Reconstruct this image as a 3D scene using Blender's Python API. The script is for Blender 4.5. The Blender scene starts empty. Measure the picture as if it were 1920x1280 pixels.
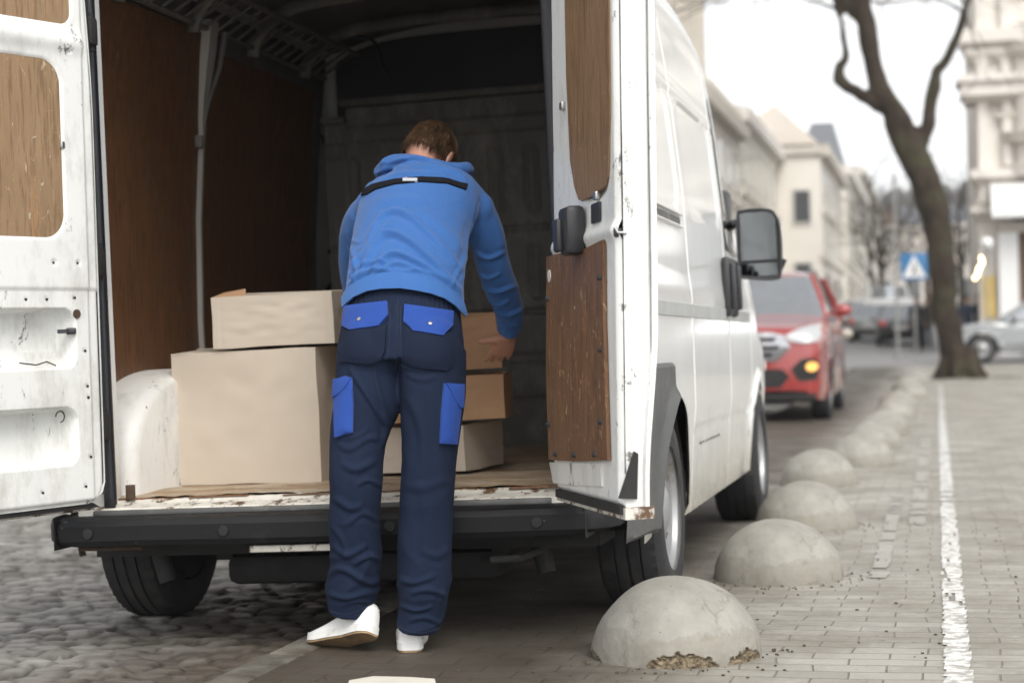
import bpy, bmesh, math, random
import numpy as np
from mathutils import Vector, Matrix
from mathutils.bvhtree import BVHTree
from mathutils import noise as mnoise
rad = math.radians
SC = bpy.context.scene
COL = SC.collection
# ------------------------------------------------------------------ camera
F_PX, CAM_H = 3400.0, 0.95
yaw, roll = math.atan(797/F_PX), rad(1.25)
pitch = math.atan(12/F_PX)
f0 = np.array([-math.sin(yaw)*math.cos(pitch), math.cos(yaw)*math.cos(pitch), math.sin(pitch)])
r0 = np.array([math.cos(yaw), math.sin(yaw), 0.0]); u0 = np.cross(r0, f0)
RR = r0*math.cos(roll)-u0*math.sin(roll); UU = r0*math.sin(roll)+u0*math.cos(roll)
CC = np.array([0, 0, CAM_H])
cam = bpy.data.cameras.new('camera'); camo = bpy.data.objects.new('camera', cam); COL.objects.link(camo)
cam.sensor_width = 36; cam.lens = F_PX/1920*36; cam.clip_end = 3000; cam.clip_start = 0.05
m = Matrix.Identity(4)
for i in range(3):
    m[i][0] = RR[i]; m[i][1] = UU[i]; m[i][2] = -f0[i]; m[i][3] = CC[i]
camo.matrix_world = m
cam.dof.use_dof = True; cam.dof.focus_distance = 5.25; cam.dof.aperture_fstop = 2.6
SC.camera = camo
HAZE = .0008
def unp(px, py, X=None, Y=None, Z=None):
    d = f0+RR*(px-960)/F_PX-UU*(py-640)/F_PX
    t = (X-CC[0])/d[0] if X is not None else (Y-CC[1])/d[1] if Y is not None else (Z-CC[2])/d[2]
    return CC+d*t
def proj(P):
    d = np.asarray(P, float)-CC; z = d@f0
    return 960+F_PX*(d@RR)/z, 640-F_PX*(d@UU)/z
# ------------------------------------------------------------------ world, sun, exposure
W = bpy.data.worlds.new('World'); SC.world = W; W.use_nodes = True
nt = W.node_tree; nt.nodes.clear()
wo = nt.nodes.new('ShaderNodeOutputWorld'); bg = nt.nodes.new('ShaderNodeBackground')
sky = nt.nodes.new('ShaderNodeTexSky'); sky.sky_type = 'NISHITA'; sky.sun_disc = False
SUN_EL, SUN_ROT = rad(48), rad(150)
sky.sun_elevation = SUN_EL; sky.sun_rotation = SUN_ROT; sky.air_density = 1.0; sky.dust_density = 1.5; sky.ozone_density = 1.0
hs = nt.nodes.new('ShaderNodeHueSaturation'); hs.inputs['Saturation'].default_value = 0.05; hs.inputs['Value'].default_value = 1.0
nt.links.new(sky.outputs[0], hs.inputs['Color']); nt.links.new(hs.outputs[0], bg.inputs['Color'])
bg.inputs['Strength'].default_value = 0.13
nt.links.new(bg.outputs[0], wo.inputs['Surface'])
sl = bpy.data.lights.new('sun', 'SUN'); sl.energy = 1.0; sl.angle = rad(35); sl.color = (1, .95, .87)
so = bpy.data.objects.new('sun', sl); COL.objects.link(so)
sd = Vector((math.sin(SUN_ROT)*math.cos(SUN_EL), math.cos(SUN_ROT)*math.cos(SUN_EL), math.sin(SUN_EL)))
so.rotation_euler = sd.to_track_quat('Z', 'Y').to_euler(); so.location = (3, -3, 8)
SC.view_settings.view_transform = 'Standard'; SC.view_settings.look = 'None'
SC.view_settings.exposure = 1.12; SC.view_settings.gamma = 1
SC.render.engine = 'CYCLES'
SC.cycles.use_denoising = True
try: SC.cycles.denoiser = 'OPENIMAGEDENOISE'
except Exception: pass
SC.cycles.max_bounces = 8; SC.cycles.diffuse_bounces = 4; SC.cycles.sample_clamp_indirect = 4
# ------------------------------------------------------------------ materials
def _mix(nt, fac, a, b, bt='MIX'):
    n = nt.nodes.new('ShaderNodeMix'); n.data_type = 'RGBA'; n.blend_type = bt
    for s, v in ((n.inputs[0], fac), (n.inputs[6], a), (n.inputs[7], b)):
        if isinstance(v, (int, float)): s.default_value = v
        elif isinstance(v, (tuple, list)): s.default_value = tuple(v)+((1,) if len(v) == 3 else ())
        else: nt.links.new(v, s)
    return n.outputs[2]
def _noise(nt, co, scale, detail=4, rough=.6, stretch=None, dist=0):
    if stretch:
        mp = nt.nodes.new('ShaderNodeMapping'); mp.inputs['Scale'].default_value = stretch
        nt.links.new(co, mp.inputs[0]); co = mp.outputs[0]
    n = nt.nodes.new('ShaderNodeTexNoise'); n.inputs['Scale'].default_value = scale
    n.inputs['Detail'].default_value = detail; n.inputs['Roughness'].default_value = rough; n.inputs['Distortion'].default_value = dist
    nt.links.new(co, n.inputs['Vector']); return n.outputs['Fac']
def _ramp(nt, v, a, b, c0=(0, 0, 0), c1=(1, 1, 1)):
    r = nt.nodes.new('ShaderNodeValToRGB'); r.color_ramp.elements[0].position = a; r.color_ramp.elements[1].position = b
    r.color_ramp.elements[0].color = tuple(c0)+(1,); r.color_ramp.elements[1].color = tuple(c1)+(1,)
    nt.links.new(v, r.inputs[0]); return r.outputs[0]
def _bump(nt, h, strength, dist=.01, prev=None):
    b = nt.nodes.new('ShaderNodeBump'); b.inputs['Strength'].default_value = strength; b.inputs['Distance'].default_value = dist
    nt.links.new(h, b.inputs['Height'])
    if prev is not None: nt.links.new(prev, b.inputs['Normal'])
    return b.outputs[0]
def newmat(name, rough=.5, metal=0.0, coat=0.0, spec=.5):
    mt = bpy.data.materials.new(name); mt.use_nodes = True; nt = mt.node_tree
    b = nt.nodes['Principled BSDF']; b.inputs['Roughness'].default_value = rough; b.inputs['Metallic'].default_value = metal
    b.inputs['Coat Weight'].default_value = coat; b.inputs['Coat Roughness'].default_value = .08; b.inputs['Specular IOR Level'].default_value = spec
    tc = nt.nodes.new('ShaderNodeTexCoord'); return mt, nt, b, tc.outputs['Object']
def pmat(name, col, rough=.5, metal=0.0, coat=0.0, var=.12, vscale=4.0, dirt=None, dirts=3.0, dirta=(.55, .7), bump=0.0, bscale=60, stretch=None, spec=.5, specks=None, speck_th=.73, speck_scale=30, emit=None):
    mt, nt, b, co = newmat(name, rough, metal, coat, spec)
    n1 = _noise(nt, co, vscale, 5, .6, stretch)
    lo = tuple(max(0, c*(1-var)) for c in col); hi = tuple(min(1, c*(1+var)) for c in col)
    c = _ramp(nt, n1, .3, .7, lo, hi)
    if dirt is not None:
        n2 = _noise(nt, co, dirts, 8, .7, stretch)
        c = _mix(nt, _ramp(nt, n2, dirta[0], dirta[1]), c, dirt)
    if specks is not None:
        n3 = _noise(nt, co, speck_scale, 3, .6, stretch)
        c = _mix(nt, _ramp(nt, n3, speck_th, speck_th+.03), c, specks)
    nt.links.new(c, b.inputs['Base Color'])
    rr = _ramp(nt, _noise(nt, co, vscale*3, 5, .6), .3, .7, (max(0, rough-.08),)*3, (min(1, rough+.08),)*3)
    nt.links.new(rr, b.inputs['Roughness'])
    if bump: nt.links.new(_bump(nt, _noise(nt, co, bscale, 6, .65, stretch), bump, .004), b.inputs['Normal'])
    if emit: b.inputs['Emission Color'].default_value = tuple(emit[0])+(1,); b.inputs['Emission Strength'].default_value = emit[1]
    return mt
def wood(name, c0, c1, c2, scr=(.55, .45, .32), sth=.68, rough=.55, stain=(.05, .05, .045), axis=2, sta=(.62, .75)):
    mt, nt, b, co = newmat(name, rough)
    st = [1, 1, 1]; st[axis] = .07
    n1 = _noise(nt, co, 26, 9, .72, [1 if i != axis else .14 for i in range(3)], .9)
    c = _ramp(nt, n1, .25, .75, c0, c1)
    n2 = _noise(nt, co, 7, 6, .6, [1 if i != axis else .35 for i in range(3)])
    c = _mix(nt, _ramp(nt, n2, .42, .62), c, c2, 'MIX')
    n4 = _noise(nt, co, 5, 7, .75, [1 if i != axis else .25 for i in range(3)])
    c = _mix(nt, _ramp(nt, n4, sta[0], sta[1]), c, stain)
    n7 = _noise(nt, co, 90, 5, .7, st, .2)
    c = _mix(nt, _ramp(nt, n7, .50, .60), c, tuple(x*.9 for x in c0))
    n8 = _noise(nt, co, 16, 7, .75, [1 if i != axis else .18 for i in range(3)], .5)
    c = _mix(nt, _ramp(nt, n8, .60, .74), c, (min(1, c1[0]*1.25), c1[1]*.95, c1[2]*.62))
    # pale scratches: thin lines where a distorted noise crosses its mean
    n3 = _noise(nt, co, 11, 2, .4, [1.6 if i != axis else .5 for i in range(3)], 2.5)
    ma = nt.nodes.new('ShaderNodeMath'); ma.operation = 'SUBTRACT'; nt.links.new(n3, ma.inputs[0]); ma.inputs[1].default_value = .5
    mb = nt.nodes.new('ShaderNodeMath'); mb.operation = 'ABSOLUTE'; nt.links.new(ma.outputs[0], mb.inputs[0])
    line = _ramp(nt, mb.outputs[0], .002, .006, (1, 1, 1), (0, 0, 0))
    gate = _ramp(nt, _noise(nt, co, 14, 4, .6), sth-.12, sth-.02)
    c = _mix(nt, _mix(nt, 1.0, line, gate, 'MULTIPLY'), c, scr)
    sp = _noise(nt, co, 38, 4, .6, [1.0 if i != axis else .55 for i in range(3)], .8)
    c = _mix(nt, _ramp(nt, sp, sth+.03, sth+.09), c, scr)
    nt.links.new(c, b.inputs['Base Color'])
    nt.links.new(_bump(nt, n1, .25, .003), b.inputs['Normal'])
    return mt
def paint(name, col=(.76, .77, .76), zdirt=0, rust=.0, rough=.32, coat=.4, grime=.5, chips=True, scuff=.0):
    mt, nt, b, co = newmat(name, rough, 0, coat)
    n1 = _noise(nt, co, 2.2, 7, .65)
    c = _ramp(nt, n1, .3, .7, tuple(x*.93 for x in col), col)
    n2 = _noise(nt, co, 6, 9, .75, (1, 1, .45))
    if grime > 0:
        g = _ramp(nt, n2, .56-.1*grime, .95-.1*grime)
        c = _mix(nt, g, c, (.33, .31, .27))
    if scuff > 0:
        n5 = _noise(nt, co, 9, 6, .8, (1, 1, .6), .6)
        c = _mix(nt, _ramp(nt, n5, .69-.1*scuff, .74-.1*scuff), c, (.16, .155, .15))
    if rust:
        sep = nt.nodes.new('ShaderNodeSeparateXYZ'); nt.links.new(co, sep.inputs[0])
        n3 = _noise(nt, co, 14, 8, .75)
        c = _mix(nt, _ramp(nt, n3, .66-.15*rust, .72-.15*rust), c, (.11, .06, .03))
    if zdirt:
        sz = nt.nodes.new('ShaderNodeSeparateXYZ'); nt.links.new(co, sz.inputs[0])
        zz = nt.nodes.new('ShaderNodeMath'); zz.operation = 'MULTIPLY_ADD'; nt.links.new(_noise(nt, co, 5, 8, .75), zz.inputs[0]); zz.inputs[1].default_value = -.5; nt.links.new(sz.outputs['Z'], zz.inputs[2])
        mz = nt.nodes.new('ShaderNodeMapRange'); mz.inputs['From Min'].default_value = .05; mz.inputs['From Max'].default_value = .42; mz.inputs['To Min'].default_value = .75; mz.inputs['To Max'].default_value = 0
        nt.links.new(zz.outputs[0], mz.inputs['Value']); c = _mix(nt, mz.outputs[0], c, (.30, .26, .19))
    if chips:
        n4 = _noise(nt, co, 42, 3, .55, (1, 1, .7))
        c = _mix(nt, _ramp(nt, n4, .745, .76), c, (.04, .04, .045))
    nt.links.new(c, b.inputs['Base Color'])
    nt.links.new(_ramp(nt, n2, .4, .8, (rough-.05*(grime > 0),)*3, (rough+(.3 if grime > 0 else .02),)*3), b.inputs['Roughness'])
    nt.links.new(_bump(nt, _noise(nt, co, 3, 3, .5), .08, .02), b.inputs['Normal'])
    return mt
def fabric(name, col, bump=.25, rough=.9, var=.1, scale=900, sheen=.15):
    mt, nt, b, co = newmat(name, rough, spec=.25)
    n1 = _noise(nt, co, 9, 5, .6)
    c = _ramp(nt, n1, .3, .7, tuple(x*(1-var) for x in col), tuple(min(1, x*(1+var)) for x in col))
    c = _mix(nt, _ramp(nt, _noise(nt, co, scale*.4, 2, .5), .35, .65), c, tuple(min(1, x*1.12+.004) for x in col))
    nt.links.new(c, b.inputs['Base Color']); b.inputs['Sheen Weight'].default_value = sheen
    nt.links.new(_bump(nt, _noise(nt, co, scale*.5, 2, .5), bump, .0015), b.inputs['Normal'])
    return mt
M = {}
M['van'] = paint('white van paint', (.78, .79, .78), grime=-.6, scuff=-.3, coat=.6, rough=.26, chips=False, zdirt=1)
M['door'] = paint('scuffed white door paint', (.80, .81, .79), grime=.7, scuff=.85, rough=.4, coat=.2)
M['sill'] = paint('worn white sill paint', (.70, .67, .60), grime=1.2, rust=.9, scuff=.9, rough=.6, coat=0)
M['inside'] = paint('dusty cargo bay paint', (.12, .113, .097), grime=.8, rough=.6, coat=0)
M['arch'] = paint('scratched wheel box paint', (.72, .71, .68), grime=.8, scuff=.8, rust=.2, rough=.5, coat=.1)
M['wood_l'] = wood('tan plywood', (.22, .14, .075), (.37, .25, .15), (.29, .19, .105), sth=.64, stain=(.17, .13, .09))
M['wood_r2'] = wood('brown plywood', (.155, .086, .042), (.33, .205, .115), (.235, .138, .068), sth=.66, scr=(.46, .33, .2), stain=(.07, .06, .045), sta=(.58, .72))
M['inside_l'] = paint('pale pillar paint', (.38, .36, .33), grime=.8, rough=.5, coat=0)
M['wood_r'] = wood('red brown plywood', (.095, .044, .019), (.24, .122, .056), (.155, .074, .032), sth=.60, scr=(.42, .28, .15), stain=(.045, .03, .02))
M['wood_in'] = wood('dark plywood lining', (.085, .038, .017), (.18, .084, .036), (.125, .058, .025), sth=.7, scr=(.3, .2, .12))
M['floor'] = wood('worn plywood floor', (.24, .15, .08), (.46, .33, .20), (.55, .48, .38), sth=.6, axis=0, scr=(.7, .66, .58), stain=(.1, .07, .04), sta=(.52, .68))
M['plastic'] = pmat('black plastic', (.022, .023, .026), .42, var=.2, specks=(.25, .25, .25), speck_th=.74, speck_scale=22, bump=.1, bscale=200)
M['bumper'] = pmat('scuffed black bumper plastic', (.0085, .009, .0105), .55, var=.25, dirt=(.04, .038, .035), dirts=5, dirta=(.58, .85), specks=(.42, .42, .40), speck_th=.70, speck_scale=16, bump=.15, bscale=150, spec=.3)
M['clad'] = pmat('grey arch plastic', (.085, .087, .085), .5, var=.15, dirt=(.2, .19, .17), dirts=4, bump=.1, bscale=150)
M['sensor'] = pmat('sensor cap', (.010, .0105, .0115), .6, var=.1)
M['rubber'] = pmat('black rubber seal', (.012, .013, .018), .5, var=.2)
M['tyre'] = pmat('tyre rubber', (.018, .018, .02), .75, var=.3, dirt=(.07, .065, .055), dirts=6, dirta=(.5, .8), bump=.2, bscale=80)
M['rim'] = pmat('silver painted steel', (.36, .365, .37), .4, metal=.5, dirt=(.2, .17, .13), dirts=8)
M['steel'] = pmat('bare metal', (.45, .45, .44), .35, metal=.9, dirt=(.12, .08, .05), dirts=9)
M['rusty'] = pmat('rusty steel', (.07, .046, .03), .8, metal=.2, var=.4, vscale=14, bump=.4)
M['under'] = pmat('dirty black chassis', (.018, .017, .017), .8, var=.3)
M['glass_dark'] = pmat('dark window glass', (.03, .035, .04), .06, coat=1, var=.1)
M['card'] = pmat('pale cardboard', (.53, .46, .38), .88, var=.05, vscale=1.5, dirt=(.47, .39, .31), dirts=1.6, dirta=(.5, .95), bump=.12, bscale=40, spec=.2)
M['card2'] = pmat('shade-browned cardboard', (.38, .23, .135), .88, var=.08, vscale=2, dirt=(.25, .145, .085), dirts=3, dirta=(.5, .9), bump=.12, bscale=40, spec=.2)  # interior shading put into the colour as an orange-brown tint
M['cardin'] = pmat('cut cardboard edge', (.30, .20, .12), .9)
# ------------------------------------------------------------------ mesh helpers
MAT = {}     # world matrix of each parent, in its own float form
def pmx(o): return MAT.get(o.name, Matrix.Identity(4)) if o is not None else Matrix.Identity(4)
def tag(o, label=None, cat=None, group=None, kind=None):
    if label: o['label'] = label
    if cat: o['category'] = cat
    if group: o['group'] = group
    if kind: o['kind'] = kind
    return o
def empty(name, loc, rot=None, label=None, cat=None, group=None, parent=None):
    o = bpy.data.objects.new(name, None); COL.objects.link(o); o.empty_display_size = .2
    mx = Matrix.Translation(Vector(loc)) @ (rot.to_4x4() if rot is not None else Matrix.Identity(4))
    o.matrix_basis = mx
    MAT[o.name] = mx
    return tag(o, label, cat, group)
def build(name, verts, faces, mat, parent=None, world=False, smooth=True, angle=40, mats=None, fmat=None):
    """one mesh object. verts are in the parent's frame, or in the world's when world=True"""
    me = bpy.data.meshes.new(name)
    vs = [tuple(map(float, v)) for v in verts]
    if world and parent is not None:
        inv = pmx(parent).inverted(); vs = [tuple(inv @ Vector(v)) for v in vs]
    me.from_pydata(vs, [], [tuple(f) for f in faces]); me.update()
    for mm in (mats or [mat]): me.materials.append(mm)
    if fmat is not None: me.polygons.foreach_set('material_index', fmat)
    if smooth:
        me.polygons.foreach_set('use_smooth', [True]*len(me.polygons))
        if angle < 179: me.set_sharp_from_angle(angle=rad(angle))
    o = bpy.data.objects.new(name, me); COL.objects.link(o)
    if parent is not None: o.parent = parent
    MAT[o.name] = pmx(parent).copy()
    return o
class MB:
    def __init__(s): s.v = []; s.f = []; s.m = []; s.mi = 0
    def add(s, v, f):
        n = len(s.v); s.v += [tuple(map(float, p)) for p in v]; s.f += [tuple(i+n for i in q) for q in f]; s.m += [s.mi]*len(f); return s
    def box(s, c, d, rot=None, bev=0.0):
        hx, hy, hz = d[0]/2, d[1]/2, d[2]/2
        if bev <= 0:
            v = [(x*hx, y*hy, z*hz) for x in (-1, 1) for y in (-1, 1) for z in (-1, 1)]
            f = [(0, 1, 3, 2), (4, 6, 7, 5), (0, 4, 5, 1), (2, 3, 7, 6), (0, 2, 6, 4), (1, 5, 7, 3)]
        else:
            bm = bmesh.new(); bmesh.ops.create_cube(bm, size=1)
            for q in bm.verts: q.co = Vector((q.co.x*d[0], q.co.y*d[1], q.co.z*d[2]))
            bmesh.ops.bevel(bm, geom=bm.edges[:], offset=bev, segments=2, affect='EDGES', profile=.5)
            bm.verts.index_update(); v = [tuple(q.co) for q in bm.verts]; f = [tuple(q.index for q in p.verts) for p in bm.faces]; bm.free()
        if rot is not None: v = [tuple(rot @ Vector(p)) for p in v]
        return s.add([(p[0]+c[0], p[1]+c[1], p[2]+c[2]) for p in v], f)
    def cyl(s, p0, p1, r, r1=None, n=20, caps=True):
        return s.tube([p0, p1], [r, r if r1 is None else r1], n, caps)
    def tube(s, pts, rads, n=12, caps=True, up=None, sq=1.0):
        """rads: number or (a,b) per point; a along the side axis, b along the other"""
        pts = [np.array(p, float) for p in pts]; k = len(pts)
        T = [pts[min(i+1, k-1)]-pts[max(i-1, 0)] for i in range(k)]
        T = [t/(np.linalg.norm(t)+1e-12) for t in T]
        if up is None:
            up = np.array([0, 0, 1.]) if abs(T[0][2]) < .9 else np.array([1., 0, 0])
        side = None; v = []
        for i in range(k):
            a, b = rads[i] if isinstance(rads[i], (tuple, list)) else (rads[i], rads[i])
            sd_ = np.cross(T[i], up) if side is None or not hasattr(s, '_pt') else side
            if side is not None: sd_ = side-T[i]*(side@T[i])
            if np.linalg.norm(sd_) < 1e-6: sd_ = np.array([1., 0, 0])
            sd_ = sd_/np.linalg.norm(sd_); side = sd_; ot = np.cross(sd_, T[i])
            for j in range(n):
                t = 2*math.pi*j/n; c_, s_ = math.cos(t), math.sin(t)
                if sq != 1.0: c_ = math.copysign(abs(c_)**sq, c_); s_ = math.copysign(abs(s_)**sq, s_)
                v.append(pts[i]+sd_*a*c_+ot*b*s_)
        f = [(i*n+j, i*n+(j+1) % n, (i+1)*n+(j+1) % n, (i+1)*n+j) for i in range(k-1) for j in range(n)]
        if caps: f += [tuple(reversed(range(n))), tuple((k-1)*n+j for j in range(n))]
        return s.add(v, f)
    def ell(s, c, r, rot=None, nu=20, nv=12):
        v = []; 
        for i in range(nv+1):
            p = math.pi*i/nv
            for j in range(nu):
                t = 2*math.pi*j/nu; q = Vector((r[0]*math.sin(p)*math.cos(t), r[1]*math.sin(p)*math.sin(t), r[2]*math.cos(p)))
                if rot is not None: q = rot @ q
                v.append((q.x+c[0], q.y+c[1], q.z+c[2]))
        f = [(i*nu+j, (i+1)*nu+j, (i+1)*nu+(j+1) % nu, i*nu+(j+1) % nu) for i in range(nv) for j in range(nu)]
        return s.add(v, f)
    def prism(s, poly, axis, a, b):
        """poly in the two other axes, extruded from a to b along axis"""
        n = len(poly); o = [i for i in range(3) if i != axis]; v = []
        for t in (a, b):
            for p in poly:
                q = [0, 0, 0]; q[axis] = t; q[o[0]] = p[0]; q[o[1]] = p[1]; v.append(q)
        f = [tuple(reversed(range(n))), tuple(range(n, 2*n))]+[(i, (i+1) % n, n+(i+1) % n, n+i) for i in range(n)]
        return s.add(v, f)
    def build(s, name, mat, parent=None, **k):
        v, f = s.v, s.f
        bm = bmesh.new(); vv = [bm.verts.new(p) for p in v]
        mi = []
        for q, mm in zip(f, s.m):
            try:
                fc = bm.faces.new([vv[i] for i in q]); fc.material_index = mm
            except ValueError: pass
        bmesh.ops.remove_doubles(bm, verts=bm.verts[:], dist=1e-6)
        bmesh.ops.recalc_face_normals(bm, faces=bm.faces[:])
        bm.verts.index_update(); v2 = [tuple(q.co) for q in bm.verts]; f2 = [tuple(q.index for q in p.verts) for p in bm.faces]; mi = [p.material_index for p in bm.faces]; bm.free()
        return build(name, v2, f2, mat, parent, fmat=mi, **k)
def grid(nu, nv, fn):
    v = [fn(i, j) for i in range(nu) for j in range(nv)]
    f = [(i*nv+j, (i+1)*nv+j, (i+1)*nv+j+1, i*nv+j+1) for i in range(nu-1) for j in range(nv-1)]
    return v, f
def spline(pts, n):
    """Catmull-Rom through rows of numbers"""
    P = np.array(pts, float); k = len(P); out = []
    for i in range(k-1):
        p0, p1, p2, p3 = P[max(i-1, 0)], P[i], P[i+1], P[min(i+2, k-1)]
        for j in range(n):
            t = j/n
            out.append(.5*((2*p1)+(-p0+p2)*t+(2*p0-5*p1+4*p2-p3)*t*t+(-p0+3*p1-3*p2+p3)*t**3))
    out.append(P[-1]); return np.array(out)
def sdrr(x, z, cx, cz, hx, hz, r):
    """signed distance to a rounded rectangle"""
    qx = np.abs(x-cx)-hx+r; qz = np.abs(z-cz)-hz+r
    return np.hypot(np.maximum(qx, 0), np.maximum(qz, 0))+np.minimum(np.maximum(qx, qz), 0)-r
def sst(a, b, x):
    t = np.clip((x-a)/(b-a), 0, 1); return t*t*(3-2*t)
def remeshed(mb, voxel, smooth=6, fac=.5):
    """union of closed shapes as one continuous surface: (verts Nx3, faces)"""
    me = bpy.data.meshes.new('tmp'); bm = bmesh.new(); vv = [bm.verts.new(p) for p in mb.v]
    for q in mb.f:
        try: bm.faces.new([vv[i] for i in q])
        except ValueError: pass
    bmesh.ops.remove_doubles(bm, verts=bm.verts[:], dist=1e-6)
    bmesh.ops.recalc_face_normals(bm, faces=bm.faces[:])
    bm.to_mesh(me); bm.free()
    o = bpy.data.objects.new('tmp', me); COL.objects.link(o)
    r = o.modifiers.new('r', 'REMESH'); r.mode = 'VOXEL'; r.voxel_size = voxel; r.adaptivity = 0
    if smooth:
        s_ = o.modifiers.new('s', 'SMOOTH'); s_.iterations = smooth; s_.factor = fac
    dg = bpy.context.evaluated_depsgraph_get(); dg.update()
    ev = o.evaluated_get(dg); em = ev.to_mesh()
    n = len(em.vertices); V = np.zeros(n*3); em.vertices.foreach_get('co', V); V = V.reshape(-1, 3)
    N = np.zeros(n*3); em.vertices.foreach_get('normal', N); N = N.reshape(-1, 3)
    Fc = [tuple(p.vertices) for p in em.polygons]
    ev.to_mesh_clear(); bpy.data.objects.remove(o); bpy.data.meshes.remove(me)
    return V, N, Fc
def tri_poly(poly, cell):
    """2-D polygon filled with triangles no larger than cell"""
    bm = bmesh.new(); vs = [bm.verts.new((p[0], p[1], 0)) for p in poly]; bm.faces.new(vs)
    bmesh.ops.triangulate(bm, faces=bm.faces[:])
    for _ in range(7):
        es = [e for e in bm.edges if e.calc_length() > cell]
        if not es: break
        bmesh.ops.subdivide_edges(bm, edges=es, cuts=1, use_grid_fill=False)
        bmesh.ops.triangulate(bm, faces=bm.faces[:])
    bm.verts.index_update(); v = [(q.co.x, q.co.y) for q in bm.verts]; f = [tuple(q.index for q in p.verts) for p in bm.faces]
    be = [tuple(q.index for q in e.verts) for e in bm.edges if e.is_boundary]; bm.free()
    return v, f, be
def patch(name, bvh, poly, ray, off, thick, mat, parent, cell=8, world=True, puff=0.0):
    """a panel of its own thickness lying on a surface; ray(u,v)->(origin, direction)"""
    v, f, be = tri_poly(poly, cell); top = []; bot = []; last = None
    P = np.array(poly, float)
    hits = []
    for (a, b) in v:
        o_, d_ = ray(a, b); h = bvh.ray_cast(Vector(o_), Vector(d_).normalized()); hits.append((h[0], h[1], Vector(d_)) if h[0] is not None else None)
    good = [i for i, h in enumerate(hits) if h]
    for i, (a, b) in enumerate(v):
        h = hits[i] or hits[min(good, key=lambda g_: (v[g_][0]-a)**2+(v[g_][1]-b)**2)]
        n_ = h[1] if h[1].dot(h[2]) < 0 else -h[1]; e = 0
        if puff:
            dm = min(np.linalg.norm(np.cross(np.append(P[(k+1) % len(P)]-P[k], 0), np.append(np.array([a, b])-P[k], 0)))/(np.linalg.norm(P[(k+1) % len(P)]-P[k])+1e-9) for k in range(len(P)))
            e = puff*min(1, dm/(cell*1.5))
        top.append(h[0]+n_*(off+thick+e)); bot.append(h[0]+n_*off*.2)
    n = len(top); fs = list(f)+[tuple(reversed([i+n for i in q])) for q in f]+[(a, b, b+n, a+n) for a, b in be]
    mb = MB(); mb.add(top+bot, fs)
    return mb.build(name, mat, parent, world=world, angle=50)
def camray(px, py):
    d = f0+RR*(px-960)/F_PX-UU*(py-640)/F_PX; return tuple(CC), tuple(d)
def relax(V, Fc, it=1, k=.5):
    E = np.array([(q[i], q[(i+1) % len(q)]) for q in Fc for i in range(len(q))])
    for _ in range(it):
        S = np.zeros_like(V); n = np.zeros(len(V)); np.add.at(S, E[:, 0], V[E[:, 1]]); np.add.at(n, E[:, 0], 1); np.add.at(S, E[:, 1], V[E[:, 0]]); np.add.at(n, E[:, 1], 1)
        m_ = n > 0; V = V.copy(); V[m_] = V[m_]*(1-k)+k*S[m_]/n[m_][:, None]
    return V
def bvh_of(V, Fc): return BVHTree.FromPolygons([Vector(v) for v in V], Fc)
def gz(y):
    """height of the street: it starts to climb beyond the parked cars"""
    y = np.asarray(y, float); t = np.maximum(y-12, 0); r = .00024*t*t
    return np.where(y < 75, r, .00024*63*63+.03*(y-75))
PAVE = .06
# ================================================================== the ground
rng = random.Random(7); nrg = np.random.RandomState(5)
def sheet(name, x0, x1, ys, z, mat, nx=2, kind='structure', zfn=None):
    xs = np.linspace(x0, x1, nx); v, f = grid(len(ys), nx, lambda i, j: (xs[j], ys[i], float(gz(ys[i]))+z))
    o = build(name, v, [tuple(reversed(q)) for q in f], mat); o['kind'] = kind; return o
ysg = np.concatenate([np.linspace(-30, 12, 8), np.linspace(13, 90, 60), np.linspace(95, 460, 30)])
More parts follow.
